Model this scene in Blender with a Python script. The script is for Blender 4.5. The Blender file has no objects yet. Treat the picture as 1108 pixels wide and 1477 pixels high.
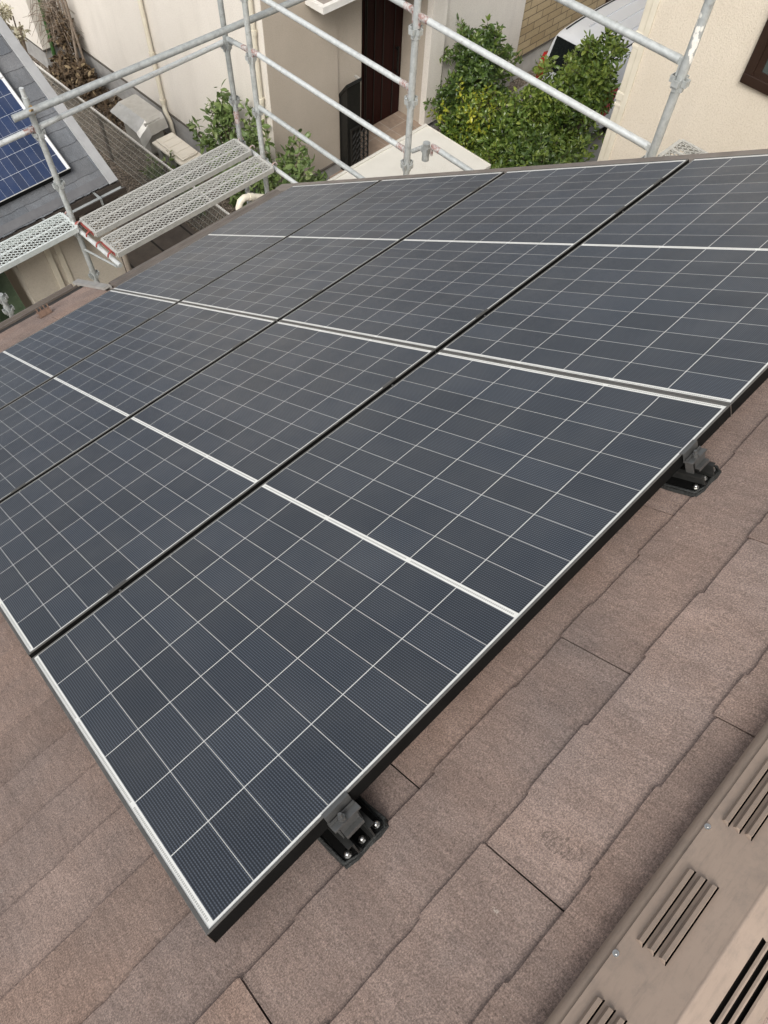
import bpy, bmesh, math, random
import numpy as np
from mathutils import Vector, Matrix
D = bpy.data
SC = bpy.context.scene
COL = SC.collection
PI = math.pi
R = math.radians
rnd = random.Random(7)

# ------------------------------------------------------------------ camera, sky, sun, exposure
TH = R(30.494)                       # pitch of our roof
CT, ST = math.cos(TH), math.sin(TH)
CAMERA_AT = (0.15823, -0.19842, 1.50338)
ROOF = Matrix(((1, 0, 0), (0, CT, ST), (0, -ST, CT)))      # roof frame (u, v, n) -> world
def RF(u, v, n=0.0): return ROOF @ Vector((u, v, n))
cam = D.objects.new('camera', D.cameras.new('camera'))
COL.objects.link(cam)
CAMMAT = ((0.710624, 0.596108, -0.373722), (-0.702764, 0.626843, -0.336439), (0.033711, 0.501720, 0.864373))
cm = Matrix(CAMMAT)
cam.data.sensor_fit = 'VERTICAL'
cam.data.sensor_height = 36
cam.data.lens = 36 * 1065.76 / 1477
cam.data.clip_start = .02
cam.data.clip_end = 500
cam.matrix_world = Matrix.Translation(CAMERA_AT) @ cm.to_4x4()
SC.camera = cam

SUN_EL, SUN_AZ = 46, 211            # azimuth the light comes FROM, measured from +X towards +Y
w = D.worlds.new('World'); SC.world = w; w.use_nodes = True
nt = w.node_tree
bg = nt.nodes['Background']
sky = nt.nodes.new('ShaderNodeTexSky'); sky.sky_type = 'NISHITA'; sky.sun_disc = False
sky.sun_elevation = R(SUN_EL); sky.sun_rotation = R(90 - SUN_AZ)
sky.air_density = 1.0; sky.dust_density = 4.0; sky.ozone_density = 1.0
hs = nt.nodes.new('ShaderNodeHueSaturation'); hs.inputs['Saturation'].default_value = .22
nt.links.new(sky.outputs[0], hs.inputs['Color']); nt.links.new(hs.outputs[0], bg.inputs[0])
bg.inputs[1].default_value = .15
sl = D.lights.new('sun', 'SUN'); sl.energy = 1.5; sl.angle = R(28); sl.color = (1, .96, .9)
so = D.objects.new('sun', sl); COL.objects.link(so)
sd = Vector((math.cos(R(SUN_EL)) * math.cos(R(SUN_AZ)), math.cos(R(SUN_EL)) * math.sin(R(SUN_AZ)), math.sin(R(SUN_EL))))
so.rotation_euler = sd.to_track_quat('Z', 'Y').to_euler()
so.location = (0, 0, 20)
SC.view_settings.view_transform = 'Standard'; SC.view_settings.look = 'None'
SC.view_settings.exposure = 0.42; SC.view_settings.gamma = 1

# ------------------------------------------------------------------ materials
def new_mat(name):
    m = D.materials.new(name); m.use_nodes = True
    n = m.node_tree; b = n.nodes['Principled BSDF']
    return m, n, b
def N(n, t, **k):
    x = n.nodes.new(t)
    for a, v in k.items():
        if a in x.inputs.keys(): x.inputs[a].default_value = v
        else: setattr(x, a, v)
    return x
def noise(n, vec, scale, detail=4, rough=.55, stretch=None):
    if stretch:
        mp = N(n, 'ShaderNodeMapping'); mp.inputs['Scale'].default_value = stretch
        n.links.new(vec, mp.inputs[0]); vec = mp.outputs[0]
    x = N(n, 'ShaderNodeTexNoise', Scale=scale, Detail=detail, Roughness=rough)
    n.links.new(vec, x.inputs['Vector'])
    return x.outputs['Fac']
def ramp(n, fac, stops):
    r = N(n, 'ShaderNodeValToRGB')
    e = r.color_ramp.elements
    while len(e) < len(stops): e.new(.5)
    for q, (p, c) in zip(e, stops):
        q.position = p; q.color = (*c, 1) if len(c) == 3 else c
    n.links.new(fac, r.inputs[0])
    return r.outputs[0]
def mix(n, fac, a, b, mode='MIX'):
    x = N(n, 'ShaderNodeMix', data_type='RGBA', blend_type=mode)
    for s, v in ((0, fac), (6, a), (7, b)):
        if hasattr(v, 'is_output'): n.links.new(v, x.inputs[s])
        else: x.inputs[s].default_value = v if s == 0 else ((*v, 1) if len(v) == 3 else v)
    return x.outputs[2]
def mth(n, op, a, b=None, c=None):
    x = N(n, 'ShaderNodeMath', operation=op)
    for s, v in enumerate((a, b, c)):
        if v is None: continue
        if hasattr(v, 'is_output'): n.links.new(v, x.inputs[s])
        else: x.inputs[s].default_value = v
    return x.outputs[0]
def bump(n, b, h, strength=.3, dist=.01):
    x = N(n, 'ShaderNodeBump'); x.inputs['Strength'].default_value = strength; x.inputs['Distance'].default_value = dist
    n.links.new(h, x.inputs['Height']); n.links.new(x.outputs[0], b.inputs['Normal'])
def objco(n): return N(n, 'ShaderNodeTexCoord').outputs['Object']
def simple(name, c1, c2=None, scale=8, rough=.6, metal=0, bmp=0, bscale=60, spec=.5, bdist=.004, stretch=None, lo=.35, hi=.65):
    m, n, b = new_mat(name)
    o = objco(n)
    if c2 is None: b.inputs['Base Color'].default_value = (*c1, 1)
    else: n.links.new(ramp(n, noise(n, o, scale, 5, .6, stretch), [(lo, c1), (hi, c2)]), b.inputs['Base Color'])
    b.inputs['Roughness'].default_value = rough; b.inputs['Metallic'].default_value = metal
    b.inputs['Specular IOR Level'].default_value = spec
    if bmp: bump(n, b, noise(n, o, bscale, 4, .6, stretch), bmp, bdist)
    return m

def tile_mat(name, base, warm, dark, speck, stain=False):
    m, n, b = new_mat(name)
    o = objco(n)
    at = N(n, 'ShaderNodeVertexColor', layer_name='tone').outputs['Color']
    big = noise(n, o, 2.6, 4, .6)
    col = ramp(n, big, [(.35, base), (.65, warm)])
    fade = ramp(n, noise(n, o, 6.5, 6, .72, (1.5, .6, 1)), [(.40, (1, 1, 1)), (.70, (1.22, 1.25, 1.27))])
    col = mix(n, 1, col, fade, 'MULTIPLY')
    run = ramp(n, noise(n, o, 30, 5, .7, (2.5, .14, 1)), [(.36, (.80, .79, .78)), (.5, (1, 1, 1)), (.66, (1.12, 1.12, 1.12))])
    col = mix(n, .28, col, run, 'MULTIPLY')
    grain = noise(n, o, 55, 6, .75, (2.2, .5, 1))
    col = mix(n, .42, col, ramp(n, grain, [(.34, (.62, .62, .62)), (.5, (1, 1, 1)), (.68, (1.28, 1.26, 1.24))]), 'MULTIPLY')
    fine = noise(n, o, 300, 4, .85)
    col = mix(n, .9, col, ramp(n, fine, [(.34, (.42, .41, .41)), (.5, (1, 1, 1)), (.64, (1.75, 1.72, 1.70))]), 'MULTIPLY')
    col = mix(n, 1, col, at, 'MULTIPLY')
    v = N(n, 'ShaderNodeTexVoronoi', Scale=38); n.links.new(o, v.inputs['Vector'])
    sp = mth(n, 'LESS_THAN', v.outputs['Distance'], .045)
    gate = mth(n, 'GREATER_THAN', noise(n, o, 9, 2), .56)
    col = mix(n, mth(n, 'MULTIPLY', mth(n, 'MULTIPLY', sp, gate), .55), col, speck)
    # short pale scratches
    v2 = N(n, 'ShaderNodeTexVoronoi', Scale=7)
    mp = N(n, 'ShaderNodeMapping'); mp.inputs['Scale'].default_value = (2.2, .8, 1); mp.inputs['Rotation'].default_value = (0, 0, .5)
    n.links.new(o, mp.inputs[0]); n.links.new(mp.outputs[0], v2.inputs['Vector'])
    sc = mth(n, 'MULTIPLY', mth(n, 'LESS_THAN', v2.outputs['Distance'], .05), mth(n, 'GREATER_THAN', noise(n, o, 150, 3, .7), .53))
    col = mix(n, mth(n, 'MULTIPLY', sc, .55), col, speck)
    if stain:      # scuff mark left on one slate
        sx = N(n, 'ShaderNodeSeparateXYZ'); n.links.new(o, sx.inputs[0])
        dx = mth(n, 'DIVIDE', mth(n, 'SUBTRACT', sx.outputs[0], .520), .020)
        dy = mth(n, 'DIVIDE', mth(n, 'SUBTRACT', sx.outputs[1], -.345), .042)
        dx = mth(n, 'ADD', dx, mth(n, 'MULTIPLY', dy, .25))
        dd = mth(n, 'ADD', mth(n, 'MULTIPLY', dx, dx), mth(n, 'MULTIPLY', dy, dy))
        mk = mth(n, 'MULTIPLY', mth(n, 'LESS_THAN', dd, 1), mth(n, 'GREATER_THAN', noise(n, o, 95, 4, .6, (1, 2, 1)), .53))
        col = mix(n, mth(n, 'MULTIPLY', mk, .5), col, dark)
    n.links.new(col, b.inputs['Base Color'])
    b.inputs['Roughness'].default_value = .82; b.inputs['Specular IOR Level'].default_value = .3
    hgt = mth(n, 'ADD', mth(n, 'MULTIPLY', grain, .8), mth(n, 'MULTIPLY', fine, .35))
    bump(n, b, hgt, .55, .004)
    return m

def panel_mat(name, cell, white, bus, near=True):
    """solar laminate: cells, gaps, white back sheet in the margins, fine fingers"""
    m, n, b = new_mat(name)
    o = objco(n)
    s = N(n, 'ShaderNodeSeparateXYZ'); n.links.new(o, s.inputs[0])
    u, v = s.outputs[0], s.outputs[1]
    second = mth(n, 'GREATER_THAN', u, .835)
    uu = mth(n, 'SUBTRACT', u, mth(n, 'MULTIPLY', second, .842))
    def edge(x, period):       # distance to the nearest multiple of period
        f = mth(n, 'FRACT', mth(n, 'DIVIDE', x, period))
        return mth(n, 'MULTIPLY', mth(n, 'MINIMUM', f, mth(n, 'SUBTRACT', 1, f)), period)
    lu = mth(n, 'LESS_THAN', edge(uu, .092), .0008)
    lv = mth(n, 'LESS_THAN', edge(v, .184), .00115)
    mar = mth(n, 'MAXIMUM', mth(n, 'LESS_THAN', uu, 0.0), mth(n, 'GREATER_THAN', uu, .828))
    mav = mth(n, 'MAXIMUM', mth(n, 'LESS_THAN', v, 0.0), mth(n, 'GREATER_THAN', v, 1.104))
    margin = mth(n, 'MAXIMUM', mar, mav)
    # collector ribbon in the white end strips, broken every second column
    end = mth(n, 'MINIMUM', mth(n, 'ABSOLUTE', mth(n, 'ADD', u, .0062)), mth(n, 'ABSOLUTE', mth(n, 'SUBTRACT', u, 1.6762)))
    end = mth(n, 'MINIMUM', end, mth(n, 'ABSOLUTE', mth(n, 'SUBTRACT', u, .835)))
    rib = mth(n, 'MULTIPLY', mth(n, 'LESS_THAN', end, .0022), mth(n, 'GREATER_THAN', edge(v, .368), .009))
    dash = mth(n, 'GREATER_THAN', mth(n, 'FRACT', mth(n, 'DIVIDE', v, .0056)), .42)
    rib = mth(n, 'MULTIPLY', rib, mth(n, 'ADD', .25, mth(n, 'MULTIPLY', dash, .55)))
    # fine metal lines printed on the cells
    fl = mth(n, 'MULTIPLY', mth(n, 'ADD', mth(n, 'SINE', mth(n, 'MULTIPLY', v, 2 * PI / .0064)), 1), .5)
    fu = mth(n, 'MULTIPLY', mth(n, 'ADD', mth(n, 'SINE', mth(n, 'MULTIPLY', u, 2 * PI / .0058)), 1), .5)
    wave = mth(n, 'POWER', mth(n, 'MULTIPLY', fl, fu), 1.6)
    wave = mth(n, 'ADD', mth(n, 'MULTIPLY', wave, .46), mth(n, 'MULTIPLY', mth(n, 'POWER', fu, 2.0), .26))
    # every cell its own slight tone
    cx = mth(n, 'FLOOR', mth(n, 'DIVIDE', uu, .092)); cy = mth(n, 'FLOOR', mth(n, 'DIVIDE', v, .184))
    cb = N(n, 'ShaderNodeCombineXYZ'); n.links.new(cx, cb.inputs[0]); n.links.new(cy, cb.inputs[1]); n.links.new(second, cb.inputs[2])
    oi = N(n, 'ShaderNodeObjectInfo')
    wn = N(n, 'ShaderNodeTexWhiteNoise', noise_dimensions='4D'); n.links.new(cb.outputs[0], wn.inputs['Vector']); n.links.new(oi.outputs['Random'], wn.inputs['W'])
    tone = mth(n, 'ADD', .82, mth(n, 'MULTIPLY', wn.outputs['Value'], .36))
    cc = mix(n, wave, cell, bus)
    tv = N(n, 'ShaderNodeCombineColor')
    for k in range(3): n.links.new(tone, tv.inputs[k])
    cc = mix(n, 1, cc, tv.outputs[0], 'MULTIPLY')
    c = mix(n, mth(n, 'MULTIPLY', lu, .62), cc, white)
    c = mix(n, mth(n, 'MULTIPLY', lv, .85), c, white)
    c = mix(n, margin, c, white)
    c = mix(n, rib, c, (.34, .34, .32))
    # thin film of dust
    dirt = noise(n, o, 3.0, 5, .65)
    c = mix(n, mth(n, 'MULTIPLY', ramp(n, dirt, [(.4, (0, 0, 0)), (.75, (1, 1, 1))]), .05), c, (.42, .40, .36))
    n.links.new(c, b.inputs['Base Color'])
    rg = ramp(n, noise(n, o, 5, 4), [(.3, (.36, .36, .36)), (.7, (.46, .46, .46))])
    n.links.new(rg, b.inputs['Roughness'])
    b.inputs['IOR'].default_value = 1.5
    b.inputs['Specular IOR Level'].default_value = .5
    b.inputs['Sheen Weight'].default_value = .06; b.inputs['Sheen Roughness'].default_value = .45; b.inputs['Sheen Tint'].default_value = (.86, .92, 1, 1)
    return m

M = {}
M['tile'] = tile_mat('brown_slate', (.202, .153, .131), (.256, .183, .149), (.075, .058, .05), (.52, .46, .40), True)
M['grey_tile'] = tile_mat('grey_slate', (.095, .10, .108), (.125, .13, .138), (.05, .05, .05), (.22, .22, .22))
M['underlay'] = simple('roof_underlay', (.018, .015, .013), rough=.9)
M['panel'] = panel_mat('panel_glass', (.0065, .010, .017), (.80, .80, .76), (.15, .18, .225))
M['blue_panel'] = panel_mat('blue_panel_glass', (.007, .018, .058), (.72, .74, .76), (.03, .06, .14))
M['anodised'] = simple('anodised_sky_lit', (.115, .112, .105), (.15, .147, .138), 20, .45, .35)  # frame lip only: lightened to carry the sky's reflection in its colour
M['frame_dark'] = simple('frame_side', (.004, .004, .0038), (.006, .006, .0057), 20, .55, 0, spec=.15)
M['bracket'] = simple('bracket_metal', (.13, .13, .126), (.17, .17, .165), 40, .42, .7)
M['rail_dark'] = simple('dark_rail_metal', (.04, .04, .038), (.06, .06, .057), 40, .42, .6)
M['bolt'] = simple('bolt_steel', (.72, .71, .68), (.5, .49, .46), 200, .28, 1)
M['bitumen'] = simple('bitumen', (.011, .012, .0115), (.026, .028, .026), 60, .68, 0, .8, 120, bdist=.008)
def vent_material():
    m, n, b = new_mat('ridge_metal')
    o = objco(n)
    c = ramp(n, noise(n, o, 4, 5, .6), [(.3, (.275, .21, .165)), (.7, (.33, .255, .202))])
    d = ramp(n, noise(n, o, 22, 7, .78), [(.5, (0, 0, 0)), (.7, (1, 1, 1))])
    c = mix(n, mth(n, 'MULTIPLY', d, .45), c, (.17, .145, .125))
    d2 = ramp(n, noise(n, o, 60, 5, .7, (.4, 2, 1)), [(.5, (0, 0, 0)), (.75, (1, 1, 1))])
    c = mix(n, mth(n, 'MULTIPLY', d2, .32), c, (.13, .108, .09))
    n.links.new(c, b.inputs['Base Color']); b.inputs['Roughness'].default_value = .5
    bump(n, b, noise(n, o, 25, 5), .12, .004)
    return m
M['ridge'] = vent_material()
M['void'] = simple('vent_shade', (.008, .007, .006), rough=.95, spec=.1)
M['trim'] = simple('brown_trim', (.17, .145, .125), (.23, .20, .175), 6, .5, .1)
M['gutter'] = simple('brown_gutter', (.10, .083, .07), (.135, .113, .097), 6, .5)
M['copper'] = simple('rusty_metal', (.22, .14, .10), (.14, .09, .068), 60, .7, .2)
def galv(name, a, b_, sc=26, metal=.35):
    m, n, b = new_mat(name)
    o = objco(n)
    c = ramp(n, noise(n, o, sc, 5, .65), [(.34, a), (.66, b_)])
    d = ramp(n, noise(n, o, 8, 6, .75), [(.57, (0, 0, 0)), (.68, (1, 1, 1))])
    c = mix(n, mth(n, 'MULTIPLY', d, .6), c, (.20, .185, .165))
    n.links.new(c, b.inputs['Base Color']); b.inputs['Metallic'].default_value = metal
    b.inputs['Roughness'].default_value = .46
    bump(n, b, noise(n, o, 120, 3), .12, .002)
    return m
M['galv'] = galv('galvanised_tube', (.40, .42, .41), (.54, .56, .545))
M['galv_light'] = galv('pale_tube', (.52, .54, .53), (.64, .66, .645))
M['galv_dark'] = galv('weathered_tube', (.30, .315, .31), (.43, .45, .44))
M['redpaint'] = simple('worn_red_paint', (.27, .15, .13), (.45, .42, .40), 45, .6, .15, lo=.42, hi=.56)
M['red'] = simple('red_hook_paint', (.30, .055, .045), (.22, .05, .04), 40, .55)
M['plank'] = simple('plank_steel', (.42, .415, .385), (.52, .515, .48), 20, .5, .25)
M['plank_new'] = simple('plank_pale', (.54, .58, .56), (.62, .66, .64), 20, .5, .2)
M['splash'] = simple('white_splash', (.80, .78, .72), (.70, .68, .62), 60, .7)
def stucco(name, a, b_, sc=150, strength=.6, pit=(.55, .5, .42), bd=.006):
    m, n, b = new_mat(name)
    o = objco(n)
    c = ramp(n, noise(n, o, 1.2, 5, .6), [(.3, a), (.7, b_)])
    f = noise(n, o, sc, 4, .7)
    c = mix(n, .7, c, ramp(n, f, [(.34, pit), (.5, (1, 1, 1)), (.7, (1.06, 1.06, 1.06))]), 'MULTIPLY')
    st = ramp(n, noise(n, o, 2.2, 6, .7, (1, 1, .18)), [(.52, (0, 0, 0)), (.8, (1, 1, 1))])
    c = mix(n, mth(n, 'MULTIPLY', st, .16), c, (.30, .27, .23))
    n.links.new(c, b.inputs['Base Color']); b.inputs['Roughness'].default_value = .9; b.inputs['Specular IOR Level'].default_value = .2
    bump(n, b, f, strength, bd)
    return m
M['cream'] = stucco('cream_stucco', (.70, .655, .59), (.76, .715, .65), 60, .4, (.8, .79, .78))
M['beige'] = stucco('beige_stucco', (.64, .57, .465), (.69, .62, .515), 75, .6, (.82, .80, .76), .008)
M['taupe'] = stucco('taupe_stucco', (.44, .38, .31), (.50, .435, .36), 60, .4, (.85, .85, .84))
M['nbwall'] = stucco('pale_render', (.50, .45, .375), (.56, .51, .43), 60, .4, (.85, .84, .82))
M['concrete'] = simple('concrete', (.30, .295, .285), (.40, .39, .375), 5, .9, 0, .3, 80, bdist=.004)
M['pale_concrete'] = simple('pale_concrete', (.44, .425, .40), (.54, .52, .49), 4, .9, 0, .3, 80, bdist=.004)
M['drip'] = simple('drip_trim', (.085, .075, .065), rough=.5)
M['pvc'] = simple('cream_pipe', (.62, .57, .46), (.68, .63, .52), 6, .4)
M['white'] = simple('white_paint', (.78, .76, .72), (.70, .68, .64), 8, .45)
def door_material():
    m, n, b = new_mat('dark_red_door')
    o = objco(n)
    g = noise(n, o, 9, 5, .6, (6, 1, .25))
    n.links.new(ramp(n, g, [(.35, (.012, .0025, .002)), (.65, (.026, .005, .004))]), b.inputs['Base Color'])
    b.inputs['Roughness'].default_value = .5; b.inputs['Specular IOR Level'].default_value = .15
    return m
M['door'] = door_material()
M['black'] = simple('black_metal', (.012, .012, .011), (.02, .02, .018), 20, .4, .3)
M['brownframe'] = simple('brown_window_frame', (.028, .015, .010), (.036, .020, .014), 10, .35, .2)
m_, n_, b_ = new_mat('window_glass'); b_.inputs['Base Color'].default_value = (.06, .075, .07, 1); b_.inputs['Roughness'].default_value = .06; M['glass'] = m_
M['silver'] = simple('silver_sheet', (.56, .55, .52), (.46, .45, .42), 5, .42, .5, .25, 9, bdist=.02)
M['acbody'] = simple('ac_body', (.30, .29, .26), (.36, .35, .32), 8, .6)
M['boxplastic'] = simple('cream_plastic', (.66, .61, .52), (.72, .67, .58), 6, .5)
M['boxbase'] = simple('grey_plastic', (.19, .185, .165), (.24, .235, .21), 6, .5)
def gravel_material():
    m, n, b = new_mat('gravel')
    o = objco(n)
    v = N(n, 'ShaderNodeTexVoronoi', Scale=42); n.links.new(o, v.inputs['Vector'])
    hsv = N(n, 'ShaderNodeSeparateColor'); n.links.new(v.outputs['Color'], hsv.inputs[0])
    c = ramp(n, hsv.outputs[0], [(0, (.06, .05, .04)), (.5, (.16, .13, .10)), (1, (.34, .29, .24))])
    c = mix(n, .5, c, ramp(n, noise(n, o, 1.6, 5), [(.3, (.6, .58, .52)), (.7, (1.1, 1.05, 1))]), 'MULTIPLY')
    n.links.new(c, b.inputs['Base Color']); b.inputs['Roughness'].default_value = .9
    bump(n, b, mth(n, 'SUBTRACT', 1, v.outputs['Distance']), .9, .02)
    return m
M['gravel'] = gravel_material()
def paver_material(name, a, b2, joint, sx, sy, mortar=.012, off=.5):
    m, n, b = new_mat(name)
    o = objco(n)
    k = N(n, 'ShaderNodeTexBrick', Scale=1); k.offset = off
    k.inputs['Brick Width'].default_value = sx; k.inputs['Row Height'].default_value = sy
    k.inputs['Mortar Size'].default_value = mortar; k.inputs['Bias'].default_value = 0
    k.inputs['Color1'].default_value = (*a, 1); k.inputs['Color2'].default_value = (*b2, 1); k.inputs['Mortar'].default_value = (*joint, 1)
    n.links.new(o, k.inputs['Vector'])
    c = mix(n, .6, k.outputs['Color'], ramp(n, noise(n, o, 7, 5, .65), [(.3, (.7, .7, .7)), (.7, (1.25, 1.25, 1.25))]), 'MULTIPLY')
    n.links.new(c, b.inputs['Base Color']); b.inputs['Roughness'].default_value = .85
    bump(n, b, mth(n, 'SUBTRACT', 1, k.outputs['Fac']), .5, .006)
    return m
M['porch_tile'] = paver_material('porch_tile', (.27, .20, .15), (.33, .25, .19), (.36, .31, .26), .42, .42, .008, 0)
M['slabs'] = paver_material('dark_paving', (.105, .085, .07), (.135, .11, .09), (.03, .025, .02), .62, 2.4, .02, 0)
M['drive'] = simple('driveway', (.25, .24, .22), (.34, .32, .29), 3, .9, 0, .4, 60)
M['soil'] = simple('soil', (.06, .045, .035), (.10, .08, .06), 9, .95, 0, .6, 40, bdist=.02)
def siding_material():       # tan tile siding, courses along X
    m, n, b = new_mat('tan_tile_siding')
    o = objco(n)
    mp = N(n, 'ShaderNodeMapping'); mp.inputs['Rotation'].default_value = (R(90), 0, 0); n.links.new(o, mp.inputs[0])
    k = N(n, 'ShaderNodeTexBrick', Scale=1); k.inputs['Brick Width'].default_value = .46; k.inputs['Row Height'].default_value = .155
    k.inputs['Mortar Size'].default_value = .008
    k.inputs['Color1'].default_value = (.42, .32, .185, 1); k.inputs['Color2'].default_value = (.52, .41, .25, 1); k.inputs['Mortar'].default_value = (.13, .10, .065, 1)
    n.links.new(mp.outputs[0], k.inputs['Vector'])
    c = mix(n, .5, k.outputs['Color'], ramp(n, noise(n, o, 18, 5, .7), [(.3, (.7, .7, .7)), (.7, (1.2, 1.2, 1.2))]), 'MULTIPLY')
    n.links.new(c, b.inputs['Base Color']); b.inputs['Roughness'].default_value = .8
    bump(n, b, mth(n, 'SUBTRACT', 1, k.outputs['Fac']), .6, .008)
    return m
M['siding'] = siding_material()
M['carpaint'] = simple('white_car_paint', (.60, .61, .63), (.64, .65, .66), 2, .22, 0)
M['carglass'] = simple('car_glass', (.012, .014, .014), rough=.06)
M['taillight'] = simple('tail_light_lens', (.38, .012, .016), (.25, .01, .012), 20, .15)
M['rubber'] = simple('rubber', (.015, .015, .015), rough=.8)
M['chrome'] = simple('wheel_metal', (.55, .55, .56), rough=.3, metal=.9)
M['tarp'] = simple('green_tarp', (.035, .06, .03), (.07, .10, .055), 5, .5, 0, .4, 12, bdist=.03)
M['bark'] = simple('bark', (.09, .065, .045), (.14, .105, .075), 30, .9, 0, .5, 60)
M['deadwood'] = simple('dead_stem', (.15, .115, .085), (.26, .21, .165), 20, .9)
M['bamboo'] = simple('green_bamboo', (.028, .075, .018), (.045, .105, .026), 10, .4)
M['wire'] = simple('fence_wire', (.42, .42, .39), (.52, .52, .48), 30, .5, .4)
M['fencepost'] = simple('fence_post', (.075, .055, .042), (.10, .075, .06), 20, .6)
M['flower'] = simple('dried_blossom', (.52, .47, .33), (.62, .58, .44), 50, .8)
M['shedroof'] = simple('shed_roof_metal', (.60, .575, .51), (.66, .635, .57), 3, .5)
def shed_dust():
    m, n, b = new_mat('dusty_shed_roof')
    o = objco(n)
    c = ramp(n, noise(n, o, 2, 5), [(.3, (.60, .575, .51)), (.7, (.68, .655, .59))])
    k = noise(n, o, 1.1, 3)
    g = mth(n, 'MULTIPLY', mth(n, 'GREATER_THAN', noise(n, o, 60, 4, .8), .56), ramp(n, k, [(.5, (0, 0, 0)), (.68, (1, 1, 1))]))
    c = mix(n, mth(n, 'MULTIPLY', g, .5), c, (.36, .31, .24))
    n.links.new(c, b.inputs['Base Color']); b.inputs['Roughness'].default_value = .55
    return m
M['shedtop'] = shed_dust()
def leaf_mat(name, stops, rough=.42):
    m, n, b = new_mat(name)
    at = N(n, 'ShaderNodeVertexColor', layer_name='tone').outputs['Color']
    s = N(n, 'ShaderNodeSeparateColor'); n.links.new(at, s.inputs[0])
    n.links.new(ramp(n, s.outputs[0], stops), b.inputs['Base Color'])
    b.inputs['Roughness'].default_value = rough
    b.inputs['Subsurface Weight'].default_value = 0
    tr = N(n, 'ShaderNodeBsdfTranslucent'); n.links.new(ramp(n, s.outputs[0], stops), tr.inputs[0])
    mx = N(n, 'ShaderNodeMixShader'); mx.inputs[0].default_value = .16
    out = n.nodes['Material Output']
    n.links.new(b.outputs[0], mx.inputs[1]); n.links.new(tr.outputs[0], mx.inputs[2]); n.links.new(mx.outputs[0], out.inputs[0])
    return m
M['leaf_dark'] = leaf_mat('dark_glossy_leaf', [(0, (.022, .045, .012)), (.6, (.075, .125, .027)), (1, (.20, .26, .055))], .34)
M['leaf_mid'] = leaf_mat('mid_green_leaf', [(0, (.022, .048, .010)), (.6, (.115, .18, .032)), (1, (.27, .32, .06))], .36)
M['leaf_gold'] = leaf_mat('golden_leaf', [(0, (.035, .07, .012)), (.5, (.11, .17, .025)), (1, (.46, .44, .035))], .4)
M['leaf_pale'] = leaf_mat('pale_leaf', [(0, (.06, .10, .03)), (.6, (.14, .20, .06)), (1, (.24, .29, .11))], .42)
M['leaf_dead'] = leaf_mat('dead_leaf', [(0, (.045, .030, .018)), (.6, (.12, .08, .045)), (1, (.34, .26, .15))], .8)

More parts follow.
